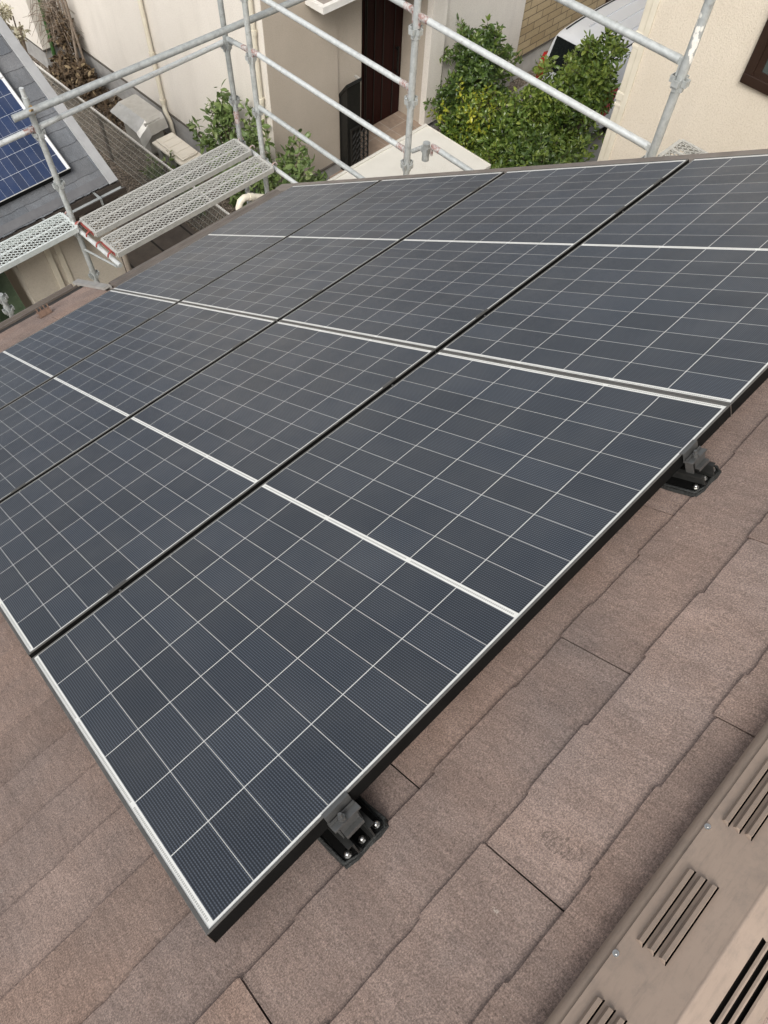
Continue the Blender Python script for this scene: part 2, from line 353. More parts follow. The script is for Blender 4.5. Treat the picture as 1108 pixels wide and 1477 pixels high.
# ------------------------------------------------------------------ mesh helpers
class MB:
    def __init__(s): s.v = []; s.f = []; s.m = []; s.sm = []; s.cur = 0
    def add(s, vs, fs, smooth=False):
        o = len(s.v); s.v += [tuple(q) for q in vs]
        for f in fs: s.f.append([i + o for i in f]); s.m.append(s.cur); s.sm.append(smooth)
    def box(s, a, b, T=None):
        (x0, y0, z0), (x1, y1, z1) = a, b
        vs = [Vector((x, y, z)) for z in (z0, z1) for y in (y0, y1) for x in (x0, x1)]
        if T is not None: vs = [T @ q for q in vs]
        s.add(vs, [(0, 2, 3, 1), (4, 5, 7, 6), (0, 1, 5, 4), (2, 6, 7, 3), (0, 4, 6, 2), (1, 3, 7, 5)])
    def bbox(s, a, b, r=.003, T=None):     # box with bevelled edges
        bm = bmesh.new()
        bmesh.ops.create_cube(bm, size=1)
        c = [(p + q) / 2 for p, q in zip(a, b)]; d = [q - p for p, q in zip(a, b)]
        for q in bm.verts: q.co = Vector([c[i] + q.co[i] * d[i] for i in range(3)])
        bmesh.ops.bevel(bm, geom=bm.edges[:], offset=r, segments=2, affect='EDGES', profile=.6)
        if T is not None: bm.transform(T)
        bm.verts.index_update()
        s.add([q.co.copy() for q in bm.verts], [[q.index for q in f.verts] for f in bm.faces])
        bm.free()
    def tube(s, pts, r, seg=12, caps=True, hollow=False):
        pts = [Vector(p) for p in pts]
        rs = r if isinstance(r, (list, tuple)) else [r] * len(pts)
        rings = []
        prev = None
        for i, p in enumerate(pts):
            d = (pts[min(i + 1, len(pts) - 1)] - pts[max(i - 1, 0)]).normalized()
            if prev is None:
                a = d.cross(Vector((0, 0, 1)))
                if a.length < .05: a = d.cross(Vector((1, 0, 0)))
                a.normalize()
            else:
                a = (prev - d * prev.dot(d)).normalized()
            prev = a
            b = d.cross(a)
            rings.append([p + (a * math.cos(t) + b * math.sin(t)) * rs[i] for t in [2 * PI * k / seg for k in range(seg)]])
        vs = [q for rg in rings for q in rg]
        fs = []
        for i in range(len(pts) - 1):
            for k in range(seg):
                k2 = (k + 1) % seg
                fs.append((i * seg + k, i * seg + k2, (i + 1) * seg + k2, (i + 1) * seg + k))
        s.add(vs, fs, True)
        if caps:
            s.add(rings[0], [tuple(range(seg))[::-1]]); s.add(rings[-1], [tuple(range(seg))])
    def prism(s, poly, axis, a, b, T=None, smooth=False):
        """extrude a 2D polygon along axis 'x','y' or 'z' from a to b"""
        def mk(p, t):
            q = {'x': (t, p[0], p[1]), 'y': (p[0], t, p[1]), 'z': (p[0], p[1], t)}[axis]
            return T @ Vector(q) if T is not None else Vector(q)
        n = len(poly)
        vs = [mk(p, a) for p in poly] + [mk(p, b) for p in poly]
        fs = [(i, (i + 1) % n, n + (i + 1) % n, n + i) for i in range(n)]
        s.add(vs, fs, smooth)
        s.add(vs, [tuple(range(n))[::-1], tuple(range(n, 2 * n))])
    def sheet(s, prof, axis, a, b, smooth=False, T=None):
        """open profile swept along an axis (single sheet)"""
        def mk(p, t):
            q = {'x': (t, p[0], p[1]), 'y': (p[0], t, p[1]), 'z': (p[0], p[1], t)}[axis]
            return T @ Vector(q) if T is not None else Vector(q)
        n = len(prof)
        s.add([mk(p, a) for p in prof] + [mk(p, b) for p in prof], [(i, i + 1, n + i + 1, n + i) for i in range(n - 1)], smooth)
    def sphere(s, c, r, seg=10, rings=6):
        c = Vector(c); r = r if isinstance(r, (tuple, list)) else (r, r, r)
        vs = []; fs = []
        for i in range(rings + 1):
            t = PI * i / rings
            for k in range(seg):
                p = 2 * PI * k / seg
                vs.append(c + Vector((r[0] * math.sin(t) * math.cos(p), r[1] * math.sin(t) * math.sin(p), r[2] * math.cos(t))))
        for i in range(rings):
            for k in range(seg):
                fs.append((i * seg + k, (i + 1) * seg + k, (i + 1) * seg + (k + 1) % seg, i * seg + (k + 1) % seg))
        s.add(vs, fs, True)
    def build(s, name, mat, parent=None, tones=None):
        me = D.meshes.new(name)
        me.from_pydata(s.v, [], s.f)
        mats = mat if isinstance(mat, (list, tuple)) else [mat]
        for q in mats: me.materials.append(q)
        if len(mats) > 1: me.polygons.foreach_set('material_index', s.m)
        me.polygons.foreach_set('use_smooth', s.sm)
        if tones is not None:
            at = me.color_attributes.new('tone', 'FLOAT_COLOR', 'POINT')
            at.data.foreach_set('color', np.asarray(tones, dtype=np.float32).ravel())
        bm = bmesh.new(); bm.from_mesh(me); bmesh.ops.recalc_face_normals(bm, faces=bm.faces[:]); bm.to_mesh(me); bm.free()
        me.update()
        o = D.objects.new(name, me); COL.objects.link(o)
        if parent is not None: o.parent = parent
        return o
def tag(o, label=None, cat=None, group=None, kind=None):
    if label: o['label'] = label
    if cat: o['category'] = cat
    if group: o['group'] = group
    if kind: o['kind'] = kind
    return o
def thing(name, label, cat, loc=(0, 0, 0), rot=(0, 0, 0), group=None):
    o = D.objects.new(name, None); o.empty_display_size = .2
    COL.objects.link(o); o.location = loc; o.rotation_euler = rot
    return tag(o, label, cat, group)
def copy_tree(o, parent=None):
    c = o.copy(); COL.objects.link(c); c.parent = parent
    for ch in list(o.children): copy_tree(ch, c)
    return c
def roof_thing(name, label, cat, u, v, n, group=None):
    return thing(name, label, cat, RF(u, v, n), (-TH, 0, 0), group)

# ------------------------------------------------------------------ the ground
G = -7.5
def sheet(name, x0, x1, y0, y1, z, mat):
    b = MB(); b.add([(x0, y0, z), (x1, y0, z), (x1, y1, z), (x0, y1, z)], [(0, 1, 2, 3)])
    return tag(b.build(name, mat), kind='structure')
sheet('ground', -120, 140, -120, 140, G, M['gravel'])
sheet('paving_slabs', 3.2, 5.68, 6.0, 11.4, G + .004, M['slabs'])
sheet('driveway', 9.6, 40, 2.0, 8.75, G + .004, M['drive'])
b = MB(); b.box((8.2, 7.3, G), (10.66, 9.56, G + .30))
tag(b.build('porch_floor', M['porch_tile']), kind='structure')

# ------------------------------------------------------------------ our house and its slate roof
ROOF_N = -.11
def slates(u0, u1, rows, v_first, expo, width, joint0, seed, steps, thick=.0055, lap=.06, gap=.0035, jitter=.12):
    """individual slates, lower edge at +v; returns MB and tones"""
    r = random.Random(seed); b = MB(); tones = []
    for k in range(rows):
        vl = v_first + expo * k
        j = joint0 + (width / 2 if k % 2 else 0)
        i0 = int(math.floor((u0 - j) / width)) - 1
        while True:
            a = j + i0 * width; e = a + width; i0 += 1
            if e <= u0: continue
            if a >= u1: break
            aa, ee = max(a + gap / 2, u0), min(e - gap / 2, u1)
            if ee - aa < .02: continue
            # stepped lower edge
            pts = []
            offs = [r.uniform(0, .0012) + (steps if (q + i0) % 2 else 0) for q in range(5)]
            cuts = [a + width * t for t in (0, .12 + r.uniform(-.02, .02), .33 + r.uniform(-.02, .02), .56 + r.uniform(-.02, .02), .80 + r.uniform(-.02, .02), 1)]
            for q in range(5):
                p0, p1 = cuts[q] + .0035, cuts[q + 1] - .0005
                tl_ = r.uniform(-.0012, .0012)
                for h_ in range(8): pts.append((p0 + (p1 - p0) * h_ / 7, vl - offs[q] + tl_ * (h_ / 3.5 - 1) + r.uniform(-.0008, .0003) - (.0022 if r.random() < .05 else 0)))
            pts = [(min(max(x, aa), ee), y) for x, y in pts]
            cl = [pts[0]]
            for p in pts[1:]:
                if p[0] - cl[-1][0] > 1e-5: cl.append(p)
            pts = [(aa, cl[0][1])] + [p for p in cl if aa + 1e-4 < p[0] < ee - 1e-4] + [(ee, cl[-1][1])]
            # rounded corner at both ends
            pts = [(pts[0][0], pts[0][1] - .004), (pts[0][0] + .004, pts[0][1])] + pts[1:-1] + [(pts[-1][0] - .004, pts[-1][1]), (pts[-1][0], pts[-1][1] - .004)]
            top = vl - expo - lap
            sl = (thick + .0016) / expo       # each slate tilts so its lower edge rides on the next course
            lift = r.uniform(0, .0012)
            def nn(y): return (y - (vl - expo)) * sl + lift
            n = len(pts)
            up = [(x, y, nn(y) + thick * .0) for x, y in pts]
            dn = [(x, y, nn(y) - thick * .95) for x, y in pts]
            tu = [(ee, top, nn(top)), (aa, top, nn(top))]
            o = len(b.v)
            bev = [(x, y - .0014, nn(y)) for x, y in pts]; lip = [(x, y, nn(y) - .0012) for x, y in pts]
            vs = bev + lip + dn + tu
            fs = [tuple(range(n)) + (3 * n, 3 * n + 1)]
            for q in range(n - 1):
                fs.append((q, n + q, n + q + 1, q + 1)); fs.append((n + q, 2 * n + q, 2 * n + q + 1, n + q + 1))
            db = [(ee, top, nn(top) - thick * .95), (aa, top, nn(top) - thick * .95)]
            vs += db
            fs += [(n - 1, 2 * n - 1, 3 * n - 1, 3 * n + 2, 3 * n), (0, 3 * n + 1, 3 * n + 3, 2 * n, n)]
            b.add(vs, fs)
            t = 1 + r.uniform(-jitter, jitter); c = r.uniform(-.03, .03)
            tones += [(t * (1 + c), t, t * (1 - c), 1)] * len(vs)
    return b, tones

house = thing('house', 'own house with brown slate roof sloping to the eave under the big solar array', 'house', RF(0, 0, ROOF_N), (-TH, 0, 0))
# part geometry is in the roof frame, origin at (0,0,ROOF_N)
EAVE_A, EAVE_B = 5.78, 5.12          # the eave steps back at u = 1.83
UL = -3.6
b1, t1 = slates(UL, 3.62, 31, -.409, .182, .922, -.026, 3, .0062)
# keep only slates above the stepped eave
def clip_roof(b, tones):
    nb = MB(); nt = []
    return b, tones
roofo = b1.build('roof', M['tile'], house, t1)
b = MB()      # two more courses on the longer left part
bl, tl = slates(UL, 1.80, 3, -.409 + .182 * 31, .182, .922, -.026 + .461, 4, .0065)
extra = bl.build('eave_slates', M['tile'], roofo, tl)
b = MB(); b.add([(UL, -.60, -.0085), (3.62, -.60, -.0085), (3.62, EAVE_B, -.0085), (1.81, EAVE_B, -.0085), (1.81, EAVE_A, -.0085), (UL, EAVE_A, -.0085)], [(0, 1, 2, 3, 4, 5)])
b.build('underlay', M['underlay'], roofo)
# far slope: slates in the frame of the other roof plane
APEX_V = -.617
A_PL = APEX_V - .0255          # where the two cap plates meet
far = D.objects.new('far_slope_frame', None)
D.objects.remove(far)
A0 = RF(0, APEX_V, ROOF_N)
S2 = Matrix(((1, 0, 0), (0, CT, -ST), (0, ST, CT)))           # u, v2 (upslope towards the ridge = +v), n
inv = ROOF.inverted()
b2, t2 = slates(UL, 3.62, 29, .262, .182, .922, .3, 9, .0085)
# mirror: v -> down the far side
A_local = Vector((0, APEX_V, 0))
FAR = inv @ S2
b2.v = [tuple(A_local + FAR @ Vector((x, -y, z))) for x, y, z in b2.v]
b2.build('far_roof', M['tile'], house, t2)
# walls below (world axes -> roof local)
def to_house(x, y, z): return inv @ (Vector((x, y, z)) - RF(0, 0, ROOF_N))
b = MB()
b.box((UL + .3, -5.1, G), (3.25, 3.85, -2.85))
b.v = [tuple(to_house(*q)) for q in b.v]
b.build('wall', M['nbwall'], house)
b = MB()
b.prism([(-5.1, -2.85), (3.85, -2.85), (3.85, -2.60), (-.60, .02), (-.66, .02), (-5.1, -2.60)], 'x', UL + .3, 3.25)
b.v = [tuple(to_house(*q)) for q in b.v]
b.build('gable', M['nbwall'], house)
# rake trim at the far end, trim along the set-back eave, gutter along the left eave
b = MB()
b.prism([(3.55, .020), (3.60, .034), (3.66, .036), (3.675, .028), (3.675, -.12), (3.655, -.12), (3.655, .010), (3.55, .012)], 'y', -.60, 5.17, None)
b.build('rake_trim', M['trim'], house)
b = MB()
b.prism([(4.95, .016), (5.05, .022), (5.08, .034), (5.15, .036), (5.165, .028), (5.165, -.12), (5.145, -.12), (5.145, .012), (4.95, -.004)], 'x', 1.862, 3.545)
b.build('eave_trim', M['gutter'], house)
b = MB()
b.prism([(1.795, .006), (1.80, .024), (1.855, .026), (1.86, .016), (1.86, -.10), (1.845, -.10), (1.845, .008)], 'y', 5.12, 5.90)
b.build('verge_flashing', simple('grey_flashing', (.33, .315, .29), (.40, .385, .36), 8, .5, .3), house)
b = MB()
prof = [(5.78, .012), (5.80, -.05), (5.83, -.085), (5.87, -.09), (5.905, -.05), (5.91, .010), (5.925, .014), (5.925, .004), (5.918, .002), (5.912, -.06), (5.875, -.102), (5.825, -.096), (5.79, -.06), (5.77, .008)]
b.prism(prof, 'x', UL, 1.79)
b.build('gutter', M['gutter'], house)
b = MB(); b.box((UL, 5.62, -.22), (1.78, 5.765, -.03)); b.box((1.862, 4.9, -.24), (3.5, 5.14, -.15))
b.build('fascia', M['gutter'], house)
# dark packing strip between last row of panels and the eave is open air: nothing there
# snow guard on the eave course
sg = roof_thing('snow_guard', 'small rusty copper coloured snow guard standing on the eave slates left of the array', 'snow guard', 1.36, 5.40, ROOF_N + .009)
b = MB()
b.box((-.05, -.05, 0), (.05, -.042, .045)); b.box((-.055, -.05, -.001), (.055, .05, .002))
for k in (-.045, -.015, .015, .045): b.box((k - .004, -.052, .045), (k + .004, -.040, .075)); b.box((k - .004, -.042, .030), (k + .004, .03, .036))
b.build('guard_plate', M['copper'], sg)
# ridge vent
vent = D.objects.new('ridge_vent', None); 
D.objects.remove(vent)
ZR = .045
def prof_n(y):       # height of the cap above ROOF_N on our side (v from -.50 to apex)
    return None
b = MB()
cap = [(-.497, .012), (-.4975, .022), (-.501, .0305), (-.508, .0362), (-.516, .0392), (-.5222, .0404), (-.5224, .0425)]
top0, top1 = -.5225, A_PL + .005
slope_n = .0425
b.sheet(cap, 'x', UL, 3.60, True)
# top plate with louvre openings: grid of strips; louvre group pitch .242, length .147
PITCH, LEN, START = .2415, .147, .4605
groups = []
k0 = int(math.floor((UL - START) / PITCH)) + 1
u = START + k0 * PITCH
while u + LEN < 3.55:
    groups.append((u, u + LEN)); u += PITCH
SL = [(-.5385, .013), (-.5575, .013), (-.5765, .013)]       # far edge of each slot and its width
def nplate(y): return slope_n + (top0 - y) * .0
def louvre_side(b, dark, mir=None):
    def P(x, y, z):
        q = Vector((x, y, z))
        return mir(q) if mir else q
    def quad(x0, x1, ya, za, yb, zb):
        b.add([P(x0, ya, za), P(x1, ya, za), P(x1, yb, zb), P(x0, yb, zb)], [(0, 1, 2, 3)])
    z = slope_n
    prev = UL
    for (g0, g1) in groups:
        quad(prev, g0, top0, z, top1, z); prev = g1
        ya = top0
        for (ys, w) in SL:
            quad(g0, g1, ya, z, ys, z)
            # raised louvre blade: rises from the lower side and hangs over the slot
            quad(g0 + .004, g1 - .004, ys, z, ys - .006, z + .0075)
            quad(g0 + .004, g1 - .004, ys - .006, z + .0075, ys - .0125, z + .0085)
            quad(g0 + .004, g1 - .004, ys - .0125, z + .0085, ys - .0128, z + .006)
            b.add([P(g0, ys, z), P(g0 + .004, ys, z), P(g0 + .004, ys - .006, z + .0075), P(g0 + .004, ys - .0125, z + .0085), P(g0, ys - .0125, z)], [(0, 1, 2, 3, 4)])
            b.add([P(g1, ys, z), P(g1 - .004, ys, z), P(g1 - .004, ys - .006, z + .0075), P(g1 - .004, ys - .0125, z + .0085), P(g1, ys - .0125, z)], [(0, 4, 3, 2, 1)])
            ya = ys - .0138
        quad(g0, g1, ya, z, top1, z)
    quad(prev, 3.60, top0, z, top1, z)
def louvre_far(b):
    # the far slope: plain cut slots with a small turned-up lower lip
    def quad(x0, x1, ya, za, yb, zb): b.add([mirror(Vector(q)) for q in ((x0, ya, za), (x1, ya, za), (x1, yb, zb), (x0, yb, zb))], [(0, 1, 2, 3)])
    z = slope_n; prev = UL
    for (g0, g1) in groups:
        g0 -= .012; g1 -= .012
        quad(prev, g0, top0, z, top1, z); prev = g1
        y = top1
        for k in range(3):
            ys = A_PL + .043 + .0200 * k
            quad(g0, g1, y, z, ys, z)
            quad(g0, g1, ys + .0105, z, ys + .0125, z + .003); quad(g0, g1, ys + .0125, z + .003, ys + .0145, z)
            y = ys + .0105
        quad(g0, g1, y, z, top0, z)
    quad(prev, 3.60, top0, z, top1, z)
dk = MB()
louvre_side(b, dk)
# rounded apex fold and the far side, mirrored through the vertical plane of the ridge
apw = Vector((0, APEX_V, 0))
UPV = inv @ Vector((0, 0, 1)); HOR = inv @ Vector((0, 1, 0))
def mirror(q):
    d = q - apw
    h = d.dot(HOR); z = d.dot(UPV)
    return apw + Vector((d.x, 0, 0)) + HOR * (-h) + UPV * z
b.add([mirror(Vector((x, y, z))) for y, z in cap for x in (UL, 3.60)], [(2 * i, 2 * i + 1, 2 * i + 3, 2 * i + 2) for i in range(len(cap) - 1)], True)
louvre_far(b)
pl = Vector((0, top1, slope_n)); pr = mirror(pl)
crest = (pl + pr) / 2 + UPV * .0026
ring = [pl, pl.lerp(crest, .5) + UPV * .0005, crest, pr.lerp(crest, .5) + UPV * .0005, pr]
b.add([Vector((x, q.y, q.z)) for q in ring for x in (UL, 3.60)], [(2 * i, 2 * i + 1, 2 * i + 3, 2 * i + 2) for i in range(4)], True)
ridge = b.build('ridge_vent', M['ridge'], house)
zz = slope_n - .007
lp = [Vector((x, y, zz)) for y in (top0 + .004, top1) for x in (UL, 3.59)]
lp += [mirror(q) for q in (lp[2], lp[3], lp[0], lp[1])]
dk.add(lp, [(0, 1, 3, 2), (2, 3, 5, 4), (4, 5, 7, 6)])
dk.build('vent_shade_sheet', M['void'], ridge)  # near-black sheet added under the slots, painted as the shade inside the vent
for x in (.1865, .428, .6825, .926, 1.17):
    s_ = MB(); s_.tube([(x, -.5275, .0425), (x, -.5275, .0445)], .0052, 12); s_.tube([(x, -.5275, .0444), (x, -.5275, .0462)], [.0026, .0018], 10)
    s_.build('screw', M['bolt'], ridge)

# ------------------------------------------------------------------ the eight solar panels
PL, PW = 1.7123, 1.1486
def make_panel():
    p = roof_thing('solar_panel', 'x', 'solar panel', 0, 0, 0, 'dark solar panels in two ranks of four')
    u0, u1, v0, v1 = -.0205, 1.6895, -.0108, 1.1090
    lip = .0085
    b = MB(); b.add([(u0 + .003, v0 + .003, -.0012), (u1 - .003, v0 + .003, -.0012), (u1 - .003, v1 - .003, -.0012), (u0 + .003, v1 - .003, -.0012)], [(0, 1, 2, 3)])
    b.build('glass', M['panel'], p)
    b = MB()
    H = -.035
    t = .0008
    lipu, lipv = .0075, .0046
    # lip ring (top), outer sides with a groove line, bottom flange
    b.bbox((u0, v0, -.0035), (u1, v0 + lipv, t), .0009); b.bbox((u0, v1 - lipv, -.0035), (u1, v1, t), .0009)
    b.bbox((u0, v0 + lipv, -.0035), (u0 + lipu, v1 - lipv, t), .0009); b.bbox((u1 - lipu, v0 + lipv, -.0035), (u1, v1 - lipv, t), .0009)
    b.build('frame', M['anodised'], p)
    b = MB()
    b.box((u0 + .0004, v0 + .0004, H), (u1 - .0004, v0 + .0024, -.0036)); b.box((u0 + .0004, v1 - .0024, H), (u1 - .0004, v1 - .0004, -.0036))
    b.box((u0 + .0004, v0 + .0024, H), (u0 + .0024, v1 - .0024, -.0036)); b.box((u1 - .0024, v0 + .0024, H), (u1 - .0004, v1 - .0024, -.0036))
    b.box((u0 + .0024, v0 + .0024, H), (u1 - .0024, v0 + .03, H + .002)); b.box((u0 + .0024, v1 - .03, H), (u1 - .0024, v1 - .0024, H + .002))
    b.build('frame_side', M['frame_dark'], p)
    b = MB(); b.box((u0 + .004, v0 + .004, -.0075), (u1 - .004, v1 - .004, -.0040)); b.build('back_sheet', M['white'], p)
    b = MB()      # pale saw-cut edges at the frame corners
    for (x, y) in ((u0, v0), (u0, v1), (u1, v0), (u1, v1)):
        sx = -1 if x == u0 else 1; sy = -1 if y == v0 else 1
        b = MB(); b.box((x - .0007, y - .0007, H), (x + .0007, y + .0007, t)); b.build('corner_joint', M['bolt'], p)
    return p
PLAB = {
 (0, 0): 'solar panel nearest the camera, its near corner standing over the slates beside the ridge',
 (0, 1): 'solar panel of the near rank, second from the ridge, next to the nearest panel',
 (0, 2): 'solar panel of the near rank, third from the ridge, cut by the left picture edge',
 (0, 3): 'solar panel of the near rank along the eave, beside the rusty snow guard',
 (1, 0): 'far solar panel along the ridge, cut by the right picture edge',
 (1, 1): 'far solar panel second from the ridge, ending below the beige wall corner',
 (1, 2): 'far solar panel third from the ridge, its top end below the storage shed roof',
 (1, 3): 'far solar panel at the eave corner beside the cream pipe elbow',
}
proto = make_panel()
for (i, j) in PLAB:
    o = proto if (i, j) == (0, 0) else copy_tree(proto)
    o.location = RF(i * PL, j * PW, 0); o['label'] = PLAB[(i, j)]

# ridge side brackets
def make_bracket():
    t = roof_thing('mounting_bracket', 'x', 'bracket', 0, 0, ROOF_N, 'black mounting brackets along the ridge side')
    # local: u across, v down slope; panel edge at v = .036 from pad centre
    b = MB()
    rr = random.Random(5)
    def pad(pts, z0, z1):
        n = len(pts); vs = [(x, y, z0) for x, y in pts] + [(x * .96, y * .97, z1) for x, y in pts]
        b.add(vs, [tuple(range(n, 2 * n))] + [(i, (i + 1) % n, n + (i + 1) % n, n + i) for i in range(n)])
    P = [(-.058, -.058), (-.03, -.064), (.0, -.062), (.03, -.065), (.055, -.062), (.062, -.046), (.060, 0), (.059, .12), (-.058, .12), (-.060, .0)]
    pad(P, .0, .0095)
    b.tube([(-.055, .12, .012), (-.054, .0, .013), (-.053, -.052, .013), (-.020, -.060, .010), (.010, -.058, .011), (.045, -.060, .010), (.057, -.048, .013), (.055, .0, .013), (.056, .12, .012)], [.0025, .003, .0042, .0025, .0036, .0022, .0044, .003, .0028], 6)
    b.build('bitumen_pad', M['bitumen'], t)
    b = MB()
    b.box((-.048, -.054, .0125), (.048, .12, .0160))
    b.build('base_plate', M['frame_dark'], t)
    b = MB()      # two upright C rails under the clamp, cut ends facing the ridge
    for s in (-1, 1):
        x0 = s * .021
        b.box((x0 - .0015, -.061, .0162), (x0 + .0015, .10, .047)); b.box((x0 - (.013 if s < 0 else -.0016), -.059, .044), (x0 + (.013 if s > 0 else -.0016), .10, .0468))
        b.box((x0 - .008, -.061, .0162), (x0 - .0016, .10, .0185)) if s > 0 else b.box((x0 + .0016, -.061, .0162), (x0 + .008, .10, .0185))
    b.build('rail', M['rail_dark'], t)
    b = MB()      # clamp: flat top plate, stepped front, tab hooking the panel frame
    Y = 0
    b.bbox((-.033, -.041, .082), (.033, -.0145, .087), .0012)
    b.box((-.022, -.0405, .066), (.022, -.0385, .0818)); b.box((-.022, -.050, .0625), (.022, -.0385, .0655)); b.box((-.022, -.0512, .057), (.022, -.0496, .0654))
    b.box((-.031, -.0175, .0872), (.031, -.0145, .1065)); b.box((-.031, -.0173, .1066), (.031, -.0055, .1080))
    b.box((-.031, -.025, .0872), (.031, -.022, .093))
    b.box((-.026, -.036, .0475), (-.023, -.0145, .0818)); b.box((.023, -.036, .0475), (.026, -.0145, .0818))
    b.build('clamp', M['bracket'], t)
    b = MB()
    def hexa(x, y, z0, z1, r): b.prism([(x + r * math.cos(a * PI / 3), y + r * math.sin(a * PI / 3)) for a in range(6)], 'z', z0, z1)
    b.tube([(-.006, -.034, .0872), (-.006, -.034, .0896)], .010, 16); hexa(-.006, -.034, .0898, .098, .0078); b.tube([(-.006, -.034, .0981), (-.006, -.034, .107)], .0042, 12)
    b.build('clamp_bolt', M['bracket'], t)
    for x in (-.038, .0, .038):
        b = MB(); hexa(x, -.046, .0165, .0215, .0068)
        y = -.046
        b.tube([(x, y, .0162), (x, y, .0175)], .0085, 14); b.sphere((x, y, .0215), (.0062, .0062, .004))
        b.build('screw', M['bolt'], t)
    return t
br = make_bracket(); br.location = RF(.285, 0.0, ROOF_N + .004)
br['label'] = 'black mounting bracket with three screws in view, near the nearest panel corner'
br2 = copy_tree(br); br2.location = RF(1.492, 0.0, ROOF_N + .004)
br2['label'] = 'black mounting bracket beside the upper end of the nearest panel, farther from the camera'
# clamps in the gaps between rows
def make_clamp():
    t = roof_thing('panel_clamp', 'x', 'clamp', 0, 0, 0, 'small black clamps in the gaps between panel rows')
    b = MB()
    b.box((-.033, -.0128, -.032), (.033, .0128, -.028)); b.box((-.033, .0095, -.0278), (.033, .0125, .0012)); b.box((-.033, .0096, .0012), (.033, .0215, .0030))
    b.box((-.030, -.0125, -.0278), (.030, -.0095, -.008))
    b.build('clamp_body', M['bracket'], t)
    b = MB(); b.prism([(.0062 * math.cos(a * PI / 3), .0062 * math.sin(a * PI / 3)) for a in range(6)], 'z', -.0278, -.018)
    b.tube([(0, 0, -.018), (0, 0, -.006)], .0036, 10)
    b.build('bolt', M['bracket'], t)
    return t
cl = make_clamp()
CW = {(0, .285): 'toward the left picture edge', (0, 1.455): 'just before the white strips cross', (1, .25): 'just past where the white strips cross', (1, 1.16): 'halfway up the far rank', (1, 1.45): 'close to the roof verge'}
RW = {0: 'in the gap nearest the ridge', 1: 'in the middle panel gap', 2: 'in the gap nearest the eave'}
first = True
for j in (0, 1, 2):
    for (i, uu) in ((0, .285), (0, 1.455), (1, .25), (1, 1.16), (1, 1.45)):
        if j and uu == 1.16: continue
        o = cl if first else copy_tree(cl); first = False
        o.location = RF(i * PL + uu, (j + 1) * PW - .0223 + .0028, -.001)
        o['label'] = 'small black clamp ' + RW[j] + ', ' + CW[(i, uu)]
# support rails under the rows, seen only in the gaps
for k, uu in enumerate((.285, 1.455, PL + .25, PL + 1.45)):
    b = MB(); b.box((-.02, .16, -.066), (.02, 4.55, -.0395))
    o = b.build('support_rail', M['frame_dark']); o.location = RF(uu, 0, 0); o.rotation_euler = (-TH, 0, 0)
    tag(o, 'dark support rail glimpsed in the panel gaps, ' + ('at the near end', 'below the far end of the near rank', 'below the near end of the far rank', 'close to the verge')[k], 'rail', 'dark rails under the solar array')

# ------------------------------------------------------------------ scaffold
RT = .0214
def collar_set(b, p, zs):
    for z in zs:
        c = Vector((p[0], p[1], z))
        b.tube([c + Vector((0, 0, -.030)), c + Vector((0, 0, .012))], .0245, 14)
        for a in range(4):
            d = Vector((math.cos(a * PI / 2), math.sin(a * PI / 2), 0)); e = Vector((-d.y, d.x, 0))
            T = Matrix((( d.x, e.x, 0, c.x), (d.y, e.y, 0, c.y), (0, 0, 1, c.z), (0, 0, 0, 1)))
            b.box((.024, -.020, -.016), (.030, -.015, .018), T); b.box((.024, .015, -.016), (.030, .020, .018), T); b.box((.0302, -.020, -.016), (.046, -.016, .018), T)
            b.box((.0302, .016, -.016), (.046, .020, .018), T); b.box((.0462, -.020, -.016), (.050, .020, .018), T)
            b.box((.020, -.012, -.048), (.034, .012, -.018), T)
def post(x, y, ztop, zbot, collars, label, mat='galv', rough=False):
    t = thing('scaffold_post', label, 'scaffold post', (x, y, zbot), group='galvanised scaffold posts')
    b = MB(); b.tube([(0, 0, 0), (0, 0, ztop - zbot)], RT * 1.14, 16)
    b.build('tube', M[mat], t)
    for z in collars: b = MB(); collar_set(b, (0, 0), [z - zbot]); b.build('wedge_pocket', M[mat], t)
    return t
CC = [-.65, -1.125, -1.60, -2.105, -2.60]
P_C = post(4.05, 3.31, .35, G, CC + [-.17], 'scaffold post standing in front of the dark red front door', 'galv')
P_R = post(4.05, 1.43, .75, G, [-.17, -.655, -1.13, -1.6], 'scaffold post leaning across the beige wall, with white paint splash', 'galv')
b = MB()
rr = random.Random(2)
for (z, a, n) in ((-.42, 200, 9), (-.47, 215, 12), (-.52, 225, 10), (-.36, 165, 6)):
    for k in range(n):
        a2 = R(a + rr.uniform(-32, 32)); zz = z + rr.uniform(-.035, .035) - G; r_ = RT * 1.14 + .0008
        s_ = rr.uniform(.004, .011)
        pts = []
        for q in range(7):
            t_ = 2 * PI * q / 7; aa = a2 + s_ * math.cos(t_) / r_; pts.append((r_ * math.cos(aa), r_ * math.sin(aa), zz + s_ * 1.8 * math.sin(t_)))
        b.add(pts, [tuple(range(7))])
b.build('paint_splash', M['splash'], P_R)
post(4.05, 5.19, .2, G, [-1.08, -1.57, -2.06, -2.545, -3.05], 'scaffold post at the far end of the mesh planks, nearer the wall corner', 'galv')
t = post(4.06, 5.55, -1.62, G, [-2.11, -2.60, -3.05], 'scaffold post at the far outer corner of the mesh planks, before the cream wall', 'galv_dark')
b = MB(); b.tube([(0, 0, -2.82 - G), (0, 0, -2.70 - G)], RT * 1.14 + .0006, 16, False); b.build('red_band', M['redpaint'], t)
P_P = post(2.20, 5.60, -1.87, G, [-2.16, -2.62, -3.09, -3.60], 'scaffold post with pale cap beside the red plank hooks', 'galv')
b = MB(); b.tube([(0, 0, -1.875 - G), (0, 0, -1.80 - G)], .0185, 14); b.build('spigot', M['galv_light'], P_P)
